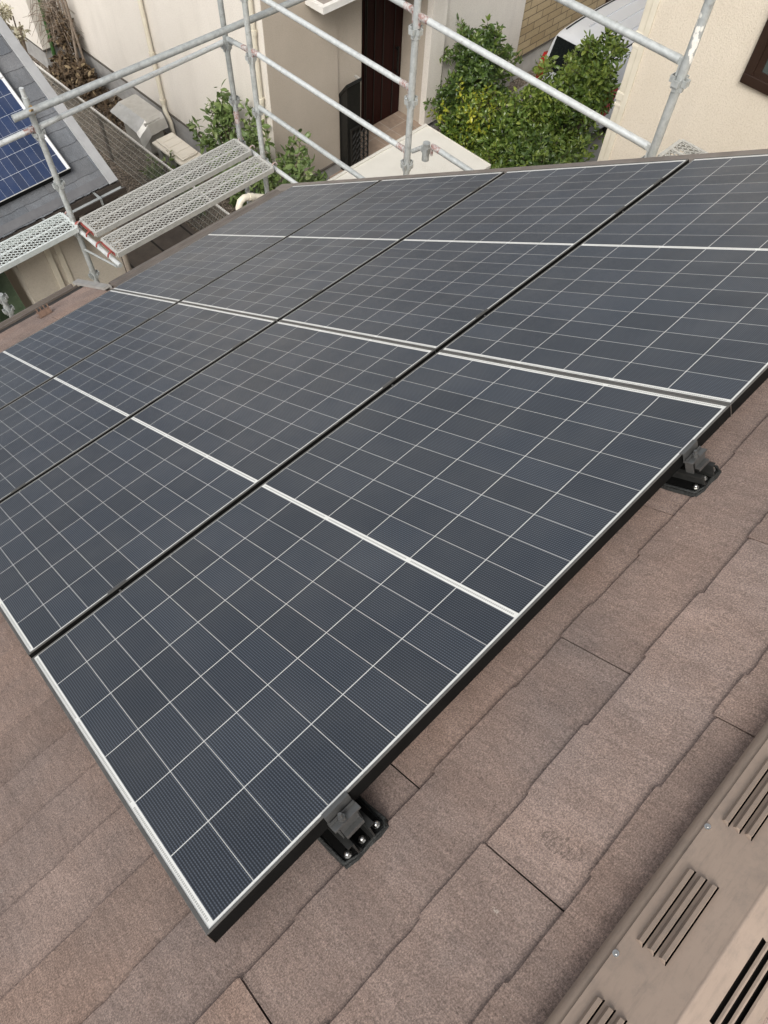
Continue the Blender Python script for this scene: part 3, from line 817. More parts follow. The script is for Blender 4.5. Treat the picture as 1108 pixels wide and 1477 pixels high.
post(1.34, 5.62, -3.32, G, [-3.36, -3.5], 'scaffold post stub at the left picture edge beside the green tarpaulin', 'galv')
def wedge(b, p, d):
    """flat forged wedge at a rail end that drops into the post pocket; d points from rail end to post"""
    d = Vector(d).normalized(); e = d.cross(Vector((0, 0, 1))).normalized(); u = e.cross(d)
    T = Matrix(((d.x, e.x, u.x, p[0]), (d.y, e.y, u.y, p[1]), (d.z, e.z, u.z, p[2]), (0, 0, 0, 1)))
    b.box((-.012, -.010, -.020), (.018, .010, .018), T); b.box((.006, -.007, -.075), (.020, .007, -.020), T)
def rail(a, c, label, mat='galv', ends=(1, 1), r=RT, paint=(1, 1), gap=.04):
    a, c = Vector(a), Vector(c); d = (c - a).normalized()
    t = thing('scaffold_rail', label, 'scaffold rail', a, group='galvanised scaffold rails')
    p0 = d * (gap if ends[0] else 0); p1 = (c - a) - d * (gap if ends[1] else 0)
    b = MB(); b.tube([p0, p1], r, 16); b.build('tube', M[mat], t)
    for k, (e, p, s) in enumerate(((ends[0], p0, -1), (ends[1], p1, 1))):
        if not e: continue
        b = MB(); wedge(b, p, d * s); b.tube([p - d * s * .07, p - d * s * .002], [r + .0006, r + .002], 16)
        b.build('wedge_end', M['redpaint'] if paint[k] else M[mat], t)
    return t
XC = 4.05
C_, R_, B_ = (XC, 3.31), (XC, 1.43), (XC, 5.19)
def rz(p, z): return (p[0], p[1], z)
rail(rz(B_, -1.00), rz(C_, -1.015), 'upper scaffold rail crossing the top of the dark red door', paint=(0, 1))
rail(rz(B_, -1.515), rz(C_, -1.515), 'scaffold rail crossing the middle of the dark red door, red at its right end', paint=(0, 1), mat='galv_light')
rail(rz(B_, -2.0), rz(C_, -2.0), 'scaffold rail crossing the black letterbox post, third down', paint=(1, 1), mat='galv_light')
rail(rz(B_, -2.49), rz((XC, 3.31), -2.50), 'lowest scaffold rail, running from the shrub to the white shed roof', paint=(0, 1))
rail(rz(C_, -1.03), rz(R_, -1.045), 'scaffold rail slanting over the green bushes, above the beige wall foot', paint=(1, 0), mat='galv_light')
rail(rz(C_, -.55), rz(R_, -.565), 'topmost scaffold rail slanting over the roof of the white car', paint=(0, 0), mat='galv')
# offset bracket at the foot of the centre post, with a stub and a rail of its own
t = thing('scaffold_bracket', 'short scaffold bracket with pocket stub at the foot of the centre post', 'scaffold bracket', (XC, 3.31, -1.98))
b = MB(); b.tube([(.03, -.02, -.02), (.05, -.12, .06)], .017, 12); b.build('arm', M['galv'], t)
b = MB(); b.tube([(.05, -.14, -.04), (.05, -.14, .10)], .028, 14); b.box((.028, -.172, .02), (.072, -.108, .07)); b.build('stub', M['galv_dark'], t)
rail((XC + .05, 3.14, -1.88), (XC + .05, 1.4, -1.90), 'short looking scaffold rail over the white shed roof, dipping behind the verge', paint=(1, 0), ends=(1, 0))
rail((XC + .02, 5.62, -3.055), (XC + .02, 3.6, -3.055), 'scaffold crossbar carrying the far ends of the mesh planks', mat='galv_light', ends=(0, 0))
rail((2.20, 5.60, -3.055), (2.21, 4.92, -3.055), 'pale scaffold crossbar in red hooks at the near ends of the planks', mat='galv_light', ends=(0, 0))
rail((2.20, 5.60, -3.30), (2.21, 5.0, -3.12), 'thin diagonal strut under the red plank hooks', mat='galv', ends=(0, 0), r=.011)
rail((2.20, 5.60, -2.115), (4.06, 5.55, -2.075), 'pale scaffold rail below the thick slanting pipe at left', mat='galv_light', paint=(0, 0))
rail((2.20, 5.60, -2.11), (.2, 5.62, -2.13), 'scaffold rail with red end leaving the left picture edge over the blue panel', mat='galv_light', paint=(1, 0))
rail((4.06, 5.55, -2.05), rz(B_, -2.01), 'short scaffold rail linking the two posts beside the cream wall', paint=(0, 1))
# thick diagonal pipe clamped on at left
t = thing('scaffold_pipe', 'thick grey pipe slanting across the top left with a blunt open end', 'pipe', (2.035, 5.55, -1.95))
b = MB(); b.tube([(0, 0, 0), (3.9, -.33, .12)], .0275, 18, True); b.build('tube', M['galv_dark'], t)
b = MB(); 
for a in range(10):
    a0, a1 = 2 * PI * a / 10, 2 * PI * (a + 1) / 10
    b.tube([(.17, .03 * math.cos(a0), .033 * math.sin(a0)), (.17, .03 * math.cos(a1), .033 * math.sin(a1))], .005, 6)
b.box((.155, .02, -.03), (.185, .05, .02)); b.tube([(.16, -.03, .02), (.13, -.05, .035)], .008, 8)
b.build('pipe_clamp', simple('yellowed_clamp', (.42, .33, .14), (.26, .13, .07), 90, .5, .5), t)
# mesh planks
def make_plank(name_mat, W=.245, L=1.76, hooks=True, hookmat='red'):
    t = thing('scaffold_plank', 'x', 'scaffold plank', group='expanded mesh scaffold planks')
    b = MB()
    for y in (0, W): b.box((0, y - .008, -.045), (L, y + .008, .004)); b.box((0, y - .008 + (.016 if y == 0 else -.018), -.045), (L, y - .008 + (.018 + .016 if y == 0 else 0), -.042))
    for x in (0, L): b.box((x - .012, .0082, -.04), (x + .012, W - .0082, .003))
    b.box((.0122, W / 2 - .007, -.010), (L - .0122, W / 2 + .007, .0025))
    b.build('frame', M[name_mat], t)
    b = MB()
    nx = 60; dx = (L - .024) / nx
    for (y0, y1) in ((.0083, W / 2 - .0072), (W / 2 + .0072, W - .0083)):
        rows = 6; dy = (y1 - y0) / rows
        for r_ in range(rows):
            for k in range(nx):
                x = .012 + k * dx; ya = y0 + r_ * dy
                sgn = 1 if (k + r_) % 2 == 0 else -1
                p, q = ((x, ya), (x + dx, ya + dy)) if sgn > 0 else ((x, ya + dy), (x + dx, ya))
                dd = Vector((q[0] - p[0], q[1] - p[1], 0)).normalized() ; nn = Vector((-dd.y, dd.x, 0)) * .0030
                P, Q = Vector((p[0], p[1], -.004)), Vector((q[0], q[1], -.004))
                z = Vector((0, 0, .005))
                b.add([P + nn, P - nn, Q - nn, Q + nn, P + nn + z, P - nn + z, Q - nn + z, Q + nn + z], [(4, 5, 6, 7), (0, 3, 2, 1), (0, 1, 5, 4), (2, 3, 7, 6), (1, 2, 6, 5), (3, 0, 4, 7)])
    b.build('mesh_deck', M[name_mat], t)
    if hooks:
        for (x, s) in ((0, -1), (L, 1)):
            for y in (.035, W - .035):
                b = MB(); pts = [(x + s * .012, y, -.01)] + [(x + s * (.045 + .031 * math.sin(a - PI / 2)), y, -.02 + .034 * math.cos(a - PI / 2)) for a in [PI * k / 7 for k in range(0, 8)]] 
                b.tube(pts, .0075, 8); b.build('hook', M[hookmat if s < 0 else 'redpaint'], t)
            b = MB(); b.box((x + s * .0125, .02, -.030), (x + s * .020, W - .02, -.004)); b.build('end_plate', M[hookmat if s < 0 else 'redpaint'], t)
    return t
pk = make_plank('plank'); pk.location = (2.255, 5.33, -2.985); pk['label'] = 'mesh scaffold plank on the outer side, red hooks at its near end'
pk2 = copy_tree(pk); pk2.location = (2.245, 4.985, -2.985); pk2['label'] = 'mesh scaffold plank on the roof side, next to the eave of the slate roof'
pk3 = make_plank('plank_new', .26, 1.76); pk3.location = (.42, 5.50, -2.985); pk3['label'] = 'pale mesh scaffold plank running off the left picture edge'
pk4 = make_plank('plank', .25, 1.7, False); pk4.location = (4.36, 1.38, -1.28); pk4.rotation_euler = (0, 0, R(-90)); pk4['label'] = 'scrap of mesh scaffold plank peeping over the verge by the beige wall'
pk4.location = (4.33, 1.50, -1.25)

# ------------------------------------------------------------------ cream house behind the door
cream = thing('cream_house', 'cream rendered house with grey plinth and recessed dark red front door', 'house', (7.05, 8.98, G))
ox, oy, oz = 7.05, 8.98, G
def L(b): b.v = [(x - ox, y - oy, z - oz) for x, y, z in b.v]; return b
b = MB(); b.box((7.05, 8.985, G + .52), (8.50, 24, -1.2)); L(b).build('wall', M['cream'], cream)
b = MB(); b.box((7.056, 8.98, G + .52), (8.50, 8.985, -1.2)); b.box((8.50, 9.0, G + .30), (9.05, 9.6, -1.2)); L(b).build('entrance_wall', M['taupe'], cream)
b = MB(); b.box((7.03, 8.96, G), (8.50, 24, G + .50)); L(b).build('plinth', M['concrete'], cream)
b = MB(); b.box((7.018, 8.945, G + .50), (8.50, 24, G + .522)); L(b).build('drip_edge', M['drip'], cream)
b = MB(); b.box((6.50, 15.75, G + .42), (7.05, 24, -1.2)); L(b).build('bay_wall', M['cream'], cream)
b = MB(); b.box((6.52, 15.77, G), (7.03, 24, G + .40)); b2_ = L(b); b2_.build('bay_plinth', M['concrete'], cream)
b = MB(); b.box((6.485, 15.735, G + .40), (7.04, 24, G + .42)); L(b).build('drip_edge', M['drip'], cream)
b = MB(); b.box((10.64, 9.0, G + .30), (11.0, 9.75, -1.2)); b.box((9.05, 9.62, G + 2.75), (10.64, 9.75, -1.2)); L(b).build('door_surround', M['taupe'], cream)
b = MB(); b.box((10.625, 8.86, G + .3), (11.0, 8.998, -1.2)); b.box((11.0, 8.95, G + .50), (13.45, 24, -1.2)); L(b).build('right_wall', M['cream'], cream)
b = MB(); b.box((11.0, 8.97, G), (13.43, 24, G + .48)); L(b).build('plinth', M['pale_concrete'], cream)
b = MB(); b.box((11.0, 8.935, G + .48), (13.47, 24, G + .50)); L(b).build('drip_edge', M['drip'], cream)
dr = MB(); dr.box((9.05, 9.56, G + .30), (10.62, 9.62, G + 2.75)); door = L(dr).build('door', M['door'], cream)
b = MB()
for x in (9.42, 9.46, 9.66, 9.70, 9.90, 10.12, 10.40): b.box((x, 9.548, G + .34), (x + .018, 9.559, G + 2.70))
b.box((9.55, 9.544, G + .32), (9.58, 9.559, G + 2.72)); L(b).build('door_ribs', M['black'], door)
b = MB(); b.box((9.12, 9.546, G + .5), (9.36, 9.558, G + 2.6)); L(b).build('side_light', M['carglass'], door)
b = MB(); b.tube([(10.48, 9.50, G + 1.1), (10.48, 9.50, G + 1.6)], .016, 10); b.box((10.465, 9.50, G + 1.13), (10.495, 9.56, G + 1.16)); b.box((10.465, 9.50, G + 1.54), (10.495, 9.56, G + 1.57)); L(b).build('handle', M['black'], door)
# canopy over the entrance
cz = -4.22
b = MB(); b.box((7.90, 8.63, cz + .05), (11.05, 9.0, cz + .12)); b.box((8.52, 9.0, cz + .05), (11.05, 9.6, cz + .12)); canopy = L(b).build('canopy', simple('canopy_top', (.24, .21, .185), (.30, .265, .235), 6, .6), cream)
b = MB(); b.box((7.86, 8.57, cz + .03), (11.09, 8.64, cz + .125)); b.box((7.86, 8.64, cz + .03), (7.93, 8.97, cz + .125)); L(b).build('canopy_trim', M['white'], canopy)
b = MB(); b.box((8.04, 8.76, cz + .121), (11.0, 8.80, cz + .17)); b.box((8.04, 8.80, cz + .121), (8.08, 8.97, cz + .17)); L(b).build('canopy_ridge', M['white'], canopy)
# downpipes
def downpipe(pts, r=.032, col='pvc', bands=()):
    b = MB(); b.tube(pts, r, 14)
    for p in bands: b.tube([Vector(p) + Vector((0, 0, -.035)), Vector(p) + Vector((0, 0, .035))], r * 1.28, 14); b.box((p[0] + r * .5, p[1] - .02, p[2] - .012), (p[0] + .07, p[1] + .02, p[2] + .012))
    return b
b = downpipe([(6.985, 12.22, -1.3), (6.985, 12.22, -6.80), (6.965, 12.18, -6.92), (6.94, 12.02, -7.05), (6.94, 12.0, -7.45)], .042, bands=[(6.985, 12.22, -5.9), (6.985, 12.22, -6.75), (6.985, 12.22, -4.0)]); L(b).build('downpipe', M['pvc'], cream)
b = downpipe([(6.985, 9.13, -1.3), (6.985, 9.13, -7.35)], .040, bands=[(6.985, 9.13, -4.35), (6.985, 9.13, -5.35), (6.985, 9.13, -6.3)]); L(b).build('downpipe', M['pvc'], cream)
# roof of the cream house (above the picture)
b = MB(); b.prism([(6.4, -1.25), (14.0, -1.25), (10.2, .9)], 'y', 8.4, 24.5); L(b).build('roof', M['grey_tile'], cream, [(1, 1, 1, 1)] * len(b.v))
# white cabinet-like letterbox post and folded gate by the entrance
lb = thing('letterbox_post', 'black letterbox post with slanted top beside the taupe entrance wall', 'letterbox', (8.62, 8.86, G + .30))
b = MB(); b.prism([(-.06, 0), (.20, 0), (.20, 1.30), (-.06, 1.62)], 'x', -.09, .22); b.build('body', M['black'], lb)
b = MB(); T = Matrix.Translation((0, 0, 0)); b.prism([(-.075, 1.60), (.215, 1.25), (.225, 1.29), (-.06, 1.645)], 'x', -.11, .24); b.build('lid', M['black'], lb)
b = MB(); b.box((.205, -.05, 1.60), (.245, .08, 1.625)); b.build('lid_edge', M['silver'], lb)
fg = thing('folding_gate', 'black folded trellis gate standing before the letterbox post', 'gate', (8.60, 8.72, G + .3))
b = MB()
for k in range(5):
    x = -.06 + k * .10; b.box((x, -.015, 0.02), (x + .022, .015, .86))
    if k < 4:
        for z in range(7): b.tube([(x + .02, -.018, .06 + z * .11), (x + .10, -.018, .14 + z * .11)], .007, 6); b.tube([(x + .02, .018, .14 + z * .11), (x + .10, .018, .06 + z * .11)], .007, 6)
b.build('lattice', M['black'], fg)
b = MB(); b.box((-.07, -.02, .86), (.38, .02, .89)); b.build('top_bar', M['black'], fg)

# ------------------------------------------------------------------ tan tiled house beyond
tan = thing('tan_house', 'tan tile clad house wall on a pale plinth behind the white car', 'house', (13.5, 9.0, G))
ox, oy, oz = 13.5, 9.0, G
b = MB(); b.box((13.5, 9.0, G + .50), (24, 22, -1.0)); L(b).build('wall', M['siding'], tan)
b = MB(); b.box((13.48, 9.03, G), (23.95, 22, G + .48)); L(b).build('plinth', M['pale_concrete'], tan)
b = MB(); b.box((13.49, 8.985, G + .48), (24, 22, G + .50)); L(b).build('drip_edge', M['drip'], tan)
b = MB(); b.box((16.6, 8.955, G + .15), (17.9, 8.999, G + 2.1)); L(b).build('shutter', M['brownframe'], tan)

# ------------------------------------------------------------------ beige house at right
beige = thing('beige_house', 'beige stucco house wall with dark brown window at upper right', 'house', (6.3, 2.8, G))
ox, oy, oz = 6.3, 2.8, G
b = MB(); b.box((6.3, -12, G), (9.5, 2.80, 3.6)); L(b).build('wall', M['beige'], beige)
b = MB(); b.box((6.288, 2.765, G), (6.2995, 2.812, 3.6)); b.box((6.2885, 2.8005, G), (9.5, 2.8115, 3.6)); L(b).build('corner_trim', M['pvc'], beige)
b = MB(); b.bbox((6.300, 2.814, G), (6.365, 2.880, 3.6), .012)
for z in (-1.74, -2.24, -.9): b.bbox((6.294, 2.813, z - .045), (6.371, 2.890, z + .03), .008); b.bbox((6.297, 2.813, z - .10), (6.368, 2.886, z - .07), .006)
L(b).build('downpipe', M['pvc'], beige)
wz0, wy1 = -1.69, 1.89
b = MB()
fw = .075
b.bbox((6.258, wy1 - 1.75, wz0), (6.299, wy1, wz0 + fw), .006); b.bbox((6.258, wy1 - 1.75, wz0 + 1.15), (6.299, wy1, wz0 + 1.15 + fw), .006)
b.bbox((6.258, wy1 - fw, wz0 + fw), (6.299, wy1 - .001, wz0 + 1.15), .006); b.bbox((6.258, wy1 - 1.749, wz0 + fw), (6.299, wy1 - 1.75 + fw, wz0 + 1.15), .006)
win = L(b).build('window', M['brownframe'], beige)
b = MB(); b.box((6.282, wy1 - 1.75 + fw, wz0 + fw), (6.290, wy1 - fw, wz0 + 1.15)); L(b).build('pane', M['glass'], win)
b = MB(); b.box((6.272, wy1 - .125, wz0 + fw), (6.2815, wy1 - fw - .001, wz0 + 1.15)); b.box((6.272, wy1 - 1.6, wz0 + fw), (6.2815, wy1 - .126, wz0 + fw + .045)); L(b).build('sash', M['brownframe'], win)
b = MB(); b.prism([(-12.4, 3.6), (3.2, 3.6), (3.2, 3.75), (-4.6, 6.0), (-12.4, 3.75)], 'x', 5.9, 10); L(b).build('roof', M['grey_tile'], beige, [(1, 1, 1, 1)] * len(b.v))

# ------------------------------------------------------------------ grey roofed house at left
PH = R(33.5)
nb = thing('slate_house', 'neighbouring house with grey slate roof and pale wall at left', 'house', (3.4, 7.17, -4.0))
N3 = Matrix(((1, 0, 0, 0), (0, math.cos(PH), -math.sin(PH), 0), (0, math.sin(PH), math.cos(PH), 0), (0, 0, 0, 1)))
b, tn = slates(-6.5, -.085, 20, .012, .182, .61, -.12, 21, .006, .006)
b.v = [tuple(N3 @ Vector((x, 3.47 - y, z))) for x, y, z in b.v]
b.build('roof', M['grey_tile'], nb, tn)
b = MB(); b.box((-6.5, .012, -.03), (-.02, 3.6, -.011)); b.v = [tuple(N3 @ Vector(q)) for q in b.v]; b.build('roof_deck', M['underlay'], nb)
b = MB(); b.prism([(-.098, .010), (-.090, .026), (.012, .028), (.018, .018), (.018, -.16), (.0, -.16), (.0, .008)], 'y', -.01, 3.62); b.v = [tuple(N3 @ Vector(q)) for q in b.v]
b.build('rake_trim', simple('grey_rake', (.27, .27, .27), (.32, .32, .32), 6, .5), nb)
b = MB(); b.prism([(.02, .012), (.11, .014), (.11, .006), (.02, .002)], 'x', -6.5, -.10, N3); b.build('drip_flashing', simple('dark_flashing', (.10, .10, .105), (.13, .13, .135), 6, .45), nb)
b = MB(); b.prism([(-.02, -.03), (-.115, -.03), (-.115, -.045), (-.10, -.10), (-.06, -.12), (-.02, -.10), (-.02, -.085), (-.06, -.105), (-.092, -.09), (-.105, -.042), (-.03, -.042)][::-1] if 0 else [(-.010, -.020), (-.016, -.075), (-.035, -.105), (-.075, -.112), (-.105, -.085), (-.112, -.03), (-.124, -.03), (-.122, -.095), (-.082, -.128), (-.028, -.120), (-.002, -.08), (.004, -.02)], 'x', -6.5, .03)
gut = b.build('gutter', simple('dark_gutter', (.045, .035, .03), (.06, .05, .042), 5, .4), nb)
b = MB(); b.sheet([(-.018, -.070), (-.037, -.098), (-.075, -.105), (-.099, -.082), (-.104, -.032)], 'x', -6.4, .02, True); b.build('gutter_lining', simple('grey_lining', (.26, .28, .28), (.33, .35, .35), 5, .4), gut)
for x in (-.30, -.95, -1.55, -2.2): b = MB(); b.box((x - .012, -.13, -.028), (x + .012, .06, -.018)); b.box((x - .012, -.131, -.10), (x + .012, -.125, -.018)); b.build('gutter_hanger', M['galv_dark'], gut)
b = MB(); b.box((-6.5, .0, -.36), (.0, .06, -.03)); b.box((-6.5, .0602, -.36), (.0, .36, -.33)); b.build('fascia', M['gutter'], nb)
b = MB(); b.box((-1.35, .36, G + 4), (-.10, 3.9, -.10)); b.box((-6.5, 1.6, G + 4), (-1.35, 3.9, -.05)); b.box((-6.5, .36, -.35), (-1.351, 1.6, -.10)); b.build('wall', M['nbwall'], nb)
b = MB(); b.prism([(.36, -.12), (3.9, -.12), (3.9, 2.2)], 'x', -.15, -.10); b.build('gable', M['nbwall'], nb)
b = MB(); b.box((-.99, .335, G + 4), (-.93, .3595, -.35)); b.box((-.86, .3455, G + 4), (-.80, .3595, -.35)); b.build('wall_batten', M['pvc'], nb)
b = MB(); b.tube([(.0, -.03, -.12), (-.02, .0, -.28), (-.06, .25, -.48), (-.08, .29, -.62), (-.08, .29, G + 4.1)], .035, 12); b.tube([(-.55, -.06, -.12), (-.55, -.05, -.20), (-.54, .06, -.30), (-.54, .29, -.42), (-.54, .29, -.9)], .03, 12)
b.build('downpipe', simple('taupe_pipe', (.33, .285, .235), (.39, .34, .285), 6, .5), nb)
# blue panel on that roof
bp = thing('blue_solar_panel', 'deep blue solar panel on the grey slate roof at left', 'solar panel', Vector((3.4, 7.17, -4.0)) + (N3.to_3x3() @ Vector((-.40, .295, .10))), (PH, 0, R(0)))
b = MB(); b.add([(0, 0, 0), (0, 1.085, 0), (-1.72, 1.085, 0), (-1.72, 0, 0)], [(0, 1, 2, 3)])
g_ = b.build('glass', M['blue_panel'], bp)
# shift texture space: glass mesh in its own object coordinates
for v_ in g_.data.vertices: v_.co = (v_.co.x + 1.70, v_.co.y - .0, 0)
g_.location = (-1.70, 0, 0)
b = MB(); b.box((-1.72, -.008, -.005), (.01, .0, .002)); b.box((-1.72, 1.085, -.005), (.01, 1.093, .002)); b.box((0, 0, -.005), (.009, 1.085, .002)); b.build('frame', M['silver'], bp)
b = MB(); b.box((-1.72, -.012, -.085), (.012, -.0085, -.003)); b.box((-1.72, -.0084, -.04), (.012, 1.09, -.0055)); b.build('side_skirt', M['frame_dark'], bp)
bp2 = copy_tree(bp); bp2.location = Vector((3.4, 7.17, -4.0)) + (N3.to_3x3() @ Vector((-.40, .295 + 1.10, .10))); bp2['label'] = 'blue solar panel higher up the grey slate roof, only its corner in view'
for o in (bp, bp2): o['group'] = 'blue solar panels on the neighbouring roof'
# green tarpaulin
tp = thing('tarpaulin', 'dark green tarpaulin hanging in folds under the grey roof at left', 'tarpaulin', (1.75, 7.9, -4.35))
b = MB(); nx_, nz_ = 40, 14
vs = []
for k in range(nz_ + 1):
    for i in range(nx_ + 1):
        x = -1.6 + 1.78 * i / nx_
        vs.append((x, -.35 * min(1, k / 8) + .05 * math.sin(i * .9 + .1 * k) + .02 * math.sin(i * 2.3), -k * .16))
b.add(vs, [(k * (nx_ + 1) + i, k * (nx_ + 1) + i + 1, (k + 1) * (nx_ + 1) + i + 1, (k + 1) * (nx_ + 1) + i) for k in range(nz_) for i in range(nx_)], True)
b.build('cloth', M['tarp'], tp)
b = MB(); b.tube([(-1.6, 0, .0), (.19, 0, .0)], .016, 10); b.build('pole', M['galv_dark'], tp)

# ------------------------------------------------------------------ yard between the houses
# mesh fence
fx, fz0, fz1 = 5.72, G, G + 1.02
fn = thing('mesh_fence', 'pale welded mesh fence along the gravel strip', 'fence', (fx, 7.0, G))
b = MB()
ys = [k * .05 for k in range(int(9.4 / .05))]
for y in ys: b.box((-.0024, y - .0024, .06), (.0024, y + .0024, 1.0))
b.build('vertical_wires', M['wire'], fn)
b = MB()
for z in (.06, .22, .38, .54, .70, .86, .955, 1.0): b.box((-.0075, 0, z - .0026), (-.0025, 9.4, z + .0026))
b.build('horizontal_wires', M['wire'], fn)
b = MB(); 
for k in range(int(9.4 / .05)): b.box((-.012, k * .05, 1.0), (.012, k * .05 + .03, 1.006))
b.box((-.014, 0, .985), (-.010, 9.4, 1.0)); b.box((.010, 0, .985), (.014, 9.4, 1.0)); b.build('top_bend', M['white'], fn)
for y in (1.4, 3.4, 5.4, 7.4, 9.3):
    b = MB(); b.box((.006, y - .03, 0), (.055, y + .03, 1.0)); b.build('post', M['fencepost'], fn)
# covered air conditioner
ac = thing('air_conditioner', 'outdoor air conditioner under a crumpled silver cover beside the cream wall', 'air conditioner', (6.52, 12.35, G))
b = MB(); b.bbox((-.16, -.42, .08), (.18, .42, .68), .015); b.build('body', M['acbody'], ac)
b = MB()
rr = random.Random(4)
nx_, ny_ = 8, 14; vs = []
for j in range(ny_ + 1):
    for i in range(nx_ + 1):
        x = -.34 + .60 * i / nx_; y = -.50 + .98 * j / ny_
        z = .70 + .02 * math.sin(3 * y + 2) + rr.uniform(-.006, .006)
        if i < 3: z -= (.16 - .05 * i) * (.6 + .4 * (1 - j / ny_))
        if j < 2: z -= (.22, .06)[j]
        vs.append((x, y, z))
b.add(vs, [(j * (nx_ + 1) + i, j * (nx_ + 1) + i + 1, (j + 1) * (nx_ + 1) + i + 1, (j + 1) * (nx_ + 1) + i) for j in range(ny_) for i in range(nx_)])
o = b.build('cover', M['silver'], ac); sm_ = o.modifiers.new('thick', 'SOLIDIFY'); sm_.thickness = .006
b = MB()
for y in (-.3, .3): b.box((-.15, y - .06, 0), (.17, y + .06, .079))
b.build('foot', M['concrete'], ac)
# storage box with cream lid
sb = thing('storage_box', 'cream lidded storage box beside the covered air conditioner', 'storage box', (6.47, 11.15, G))
b = MB(); b.prism([(-.18, -.40), (.18, -.40), (.18, .40), (-.18, .40)], 'z', 0, .5); b.build('tub', M['boxbase'], sb)
b = MB(); b.bbox((-.235, -.45, .505), (.225, .45, .555), .018); b.bbox((-.17, -.40, .556), (.18, .40, .598), .018)
for y in (-.30, -.10, .10, .30): b.bbox((-.14, y - .07, .5985), (.15, y + .07, .606), .004)
lid = b.build('lid', M['boxplastic'], sb)
for y in (-.22, .22):
    b = MB(); b.bbox((-.250, y - .07, .44), (-.2352, y + .07, .53), .004); b.build('latch', M['boxbase'], sb)
# storage shed
sh = thing('storage_shed', 'low storage shed with flat dusty white roof in front of the entrance', 'shed', (7.3, 6.4, G))
b = MB(); b.box((-1.1, -.58, 0), (1.25, .62, 1.95)); b.build('body', M['acbody'], sh)
b = MB(); b.box((-1.25, -.66, 1.952), (1.34, .715, 2.0)); rf_ = b.build('roof', M['shedtop'], sh)
b = MB(); b.box((-1.25, .665, 2.0005), (1.34, .70, 2.022)); b.box((-1.25, .716, 1.95), (1.34, .722, 2.012)); b.box((1.3405, -.66, 1.95), (1.347, .722, 2.012)); b.build('roof_rim', M['shedroof'], rf_)
b = MB(); b.box((.0, -.589, .1), (1.2, -.5805, 1.85)); b.build('door', M['shedroof'], sh)

# ------------------------------------------------------------------ plants
def leaves(b, tones, centre, rad, count, size, r, bias=.0, up=.35, bottom=-9, tone=(0, 1), clump=None, gold=None):
    cx_, cy_, cz_ = centre
    for _ in range(count):
        while True:
            p = Vector((r.uniform(-1, 1), r.uniform(-1, 1), r.uniform(-1, 1)))
            q = p.length
            if q <= 1 and q > bias * r.random(): break
        pos = Vector((cx_ + p.x * rad[0], cy_ + p.y * rad[1], cz_ + p.z * rad[2]))
        if pos.z < bottom: continue
        out = (Vector((p.x / rad[0], p.y / rad[1], p.z / rad[2])).normalized() + Vector((0, 0, up)) + Vector((r.gauss(0, .45), r.gauss(0, .45), r.gauss(0, .45)))).normalized()
        s = size * r.uniform(.5, 1.45)
        ax = out.cross(Vector((r.gauss(0, 1), r.gauss(0, 1), r.gauss(0, 1)))).normalized()
        lf = (out * .75 + ax * .9).normalized(); wd = lf.cross(out).normalized() * (s * .23)
        nm = wd.cross(lf).normalized()
        dr_ = nm * (s * .10)
        a = pos; m1 = pos + lf * s * .35; m2 = pos + lf * s * .72; tip = pos + lf * s - dr_ * 1.3
        vs = [a, m1 + wd - dr_ * .2, m1 - wd - dr_ * .2, m2 + wd * .8 - dr_ * .6, m2 - wd * .8 - dr_ * .6, tip, m1 + dr_ * .6, m2 + dr_ * .1]
        b.add(vs, [(0, 6, 1), (0, 2, 6), (1, 6, 7, 3), (2, 4, 7, 6), (3, 7, 5), (4, 5, 7)], False)
        t = tone[0] + (tone[1] - tone[0]) * min(1, max(0, r.gauss(.5, .22)))
        tones += [(t, t, t, 1)] * 8
def bush(name, label, cat, base, blobs, mat, seed, size=.075, stems=5, group=None, tone=(0, 1)):
    t = thing(name, label, cat, base, group=group)
    r = random.Random(seed); b = MB(); tn = []
    st = MB()
    for (c, rad, cnt) in blobs:
        # sub-clumps give the crown its uneven outline
        nsub = max(5, int(9 * rad[0] * rad[2] / .25))
        nsub = min(nsub, 26)
        for k in range(nsub):
            d = Vector((r.gauss(0, 1), r.gauss(0, 1), r.gauss(0, 1))).normalized() * r.uniform(.45, .95)
            cc = (c[0] + d.x * rad[0] * .8, c[1] + d.y * rad[1] * .8, c[2] + d.z * rad[2] * .8)
            f = r.uniform(.24, .42)
            tt = r.uniform(-.22, .22)
            leaves(b, tn, cc, (rad[0] * f + .05, rad[1] * f + .05, rad[2] * f + .03), int(cnt / nsub), size, r, .4, .5, .05, (max(0, tone[0] + tt), min(1, tone[1] + tt)))
            mid = Vector(c) * .5 + Vector((r.uniform(-.05, .05), r.uniform(-.05, .05), 0))
            st.tube([(r.uniform(-.06, .06), r.uniform(-.06, .06), 0), mid, cc], [.018, .012, .004], 6)
    # loose shoots that break the outline
    for (c, rad, cnt) in blobs:
        for k in range(int(10 + 16 * rad[0])):
            d = Vector((r.gauss(0, 1), r.gauss(0, 1), abs(r.gauss(0, 1)) * .9 + .1)).normalized()
            p0 = Vector(c) + Vector((d.x * rad[0], d.y * rad[1], d.z * rad[2])) * .8
            p1 = p0 + Vector((d.x, d.y, d.z + .35)).normalized() * r.uniform(.12, .34)
            if p1.z < .1: continue
            st.tube([p0, p1], [.006, .003], 5)
            for q in range(4): leaves(b, tn, p0.lerp(p1, .3 + .23 * q), (.05, .05, .045), 5, size, r, .2, .6, .05, (min(.8, tone[0] + .3), 1))
    b.build('foliage', M[mat], t, tn)
    st.build('stems', M['bark'], t)
    return t
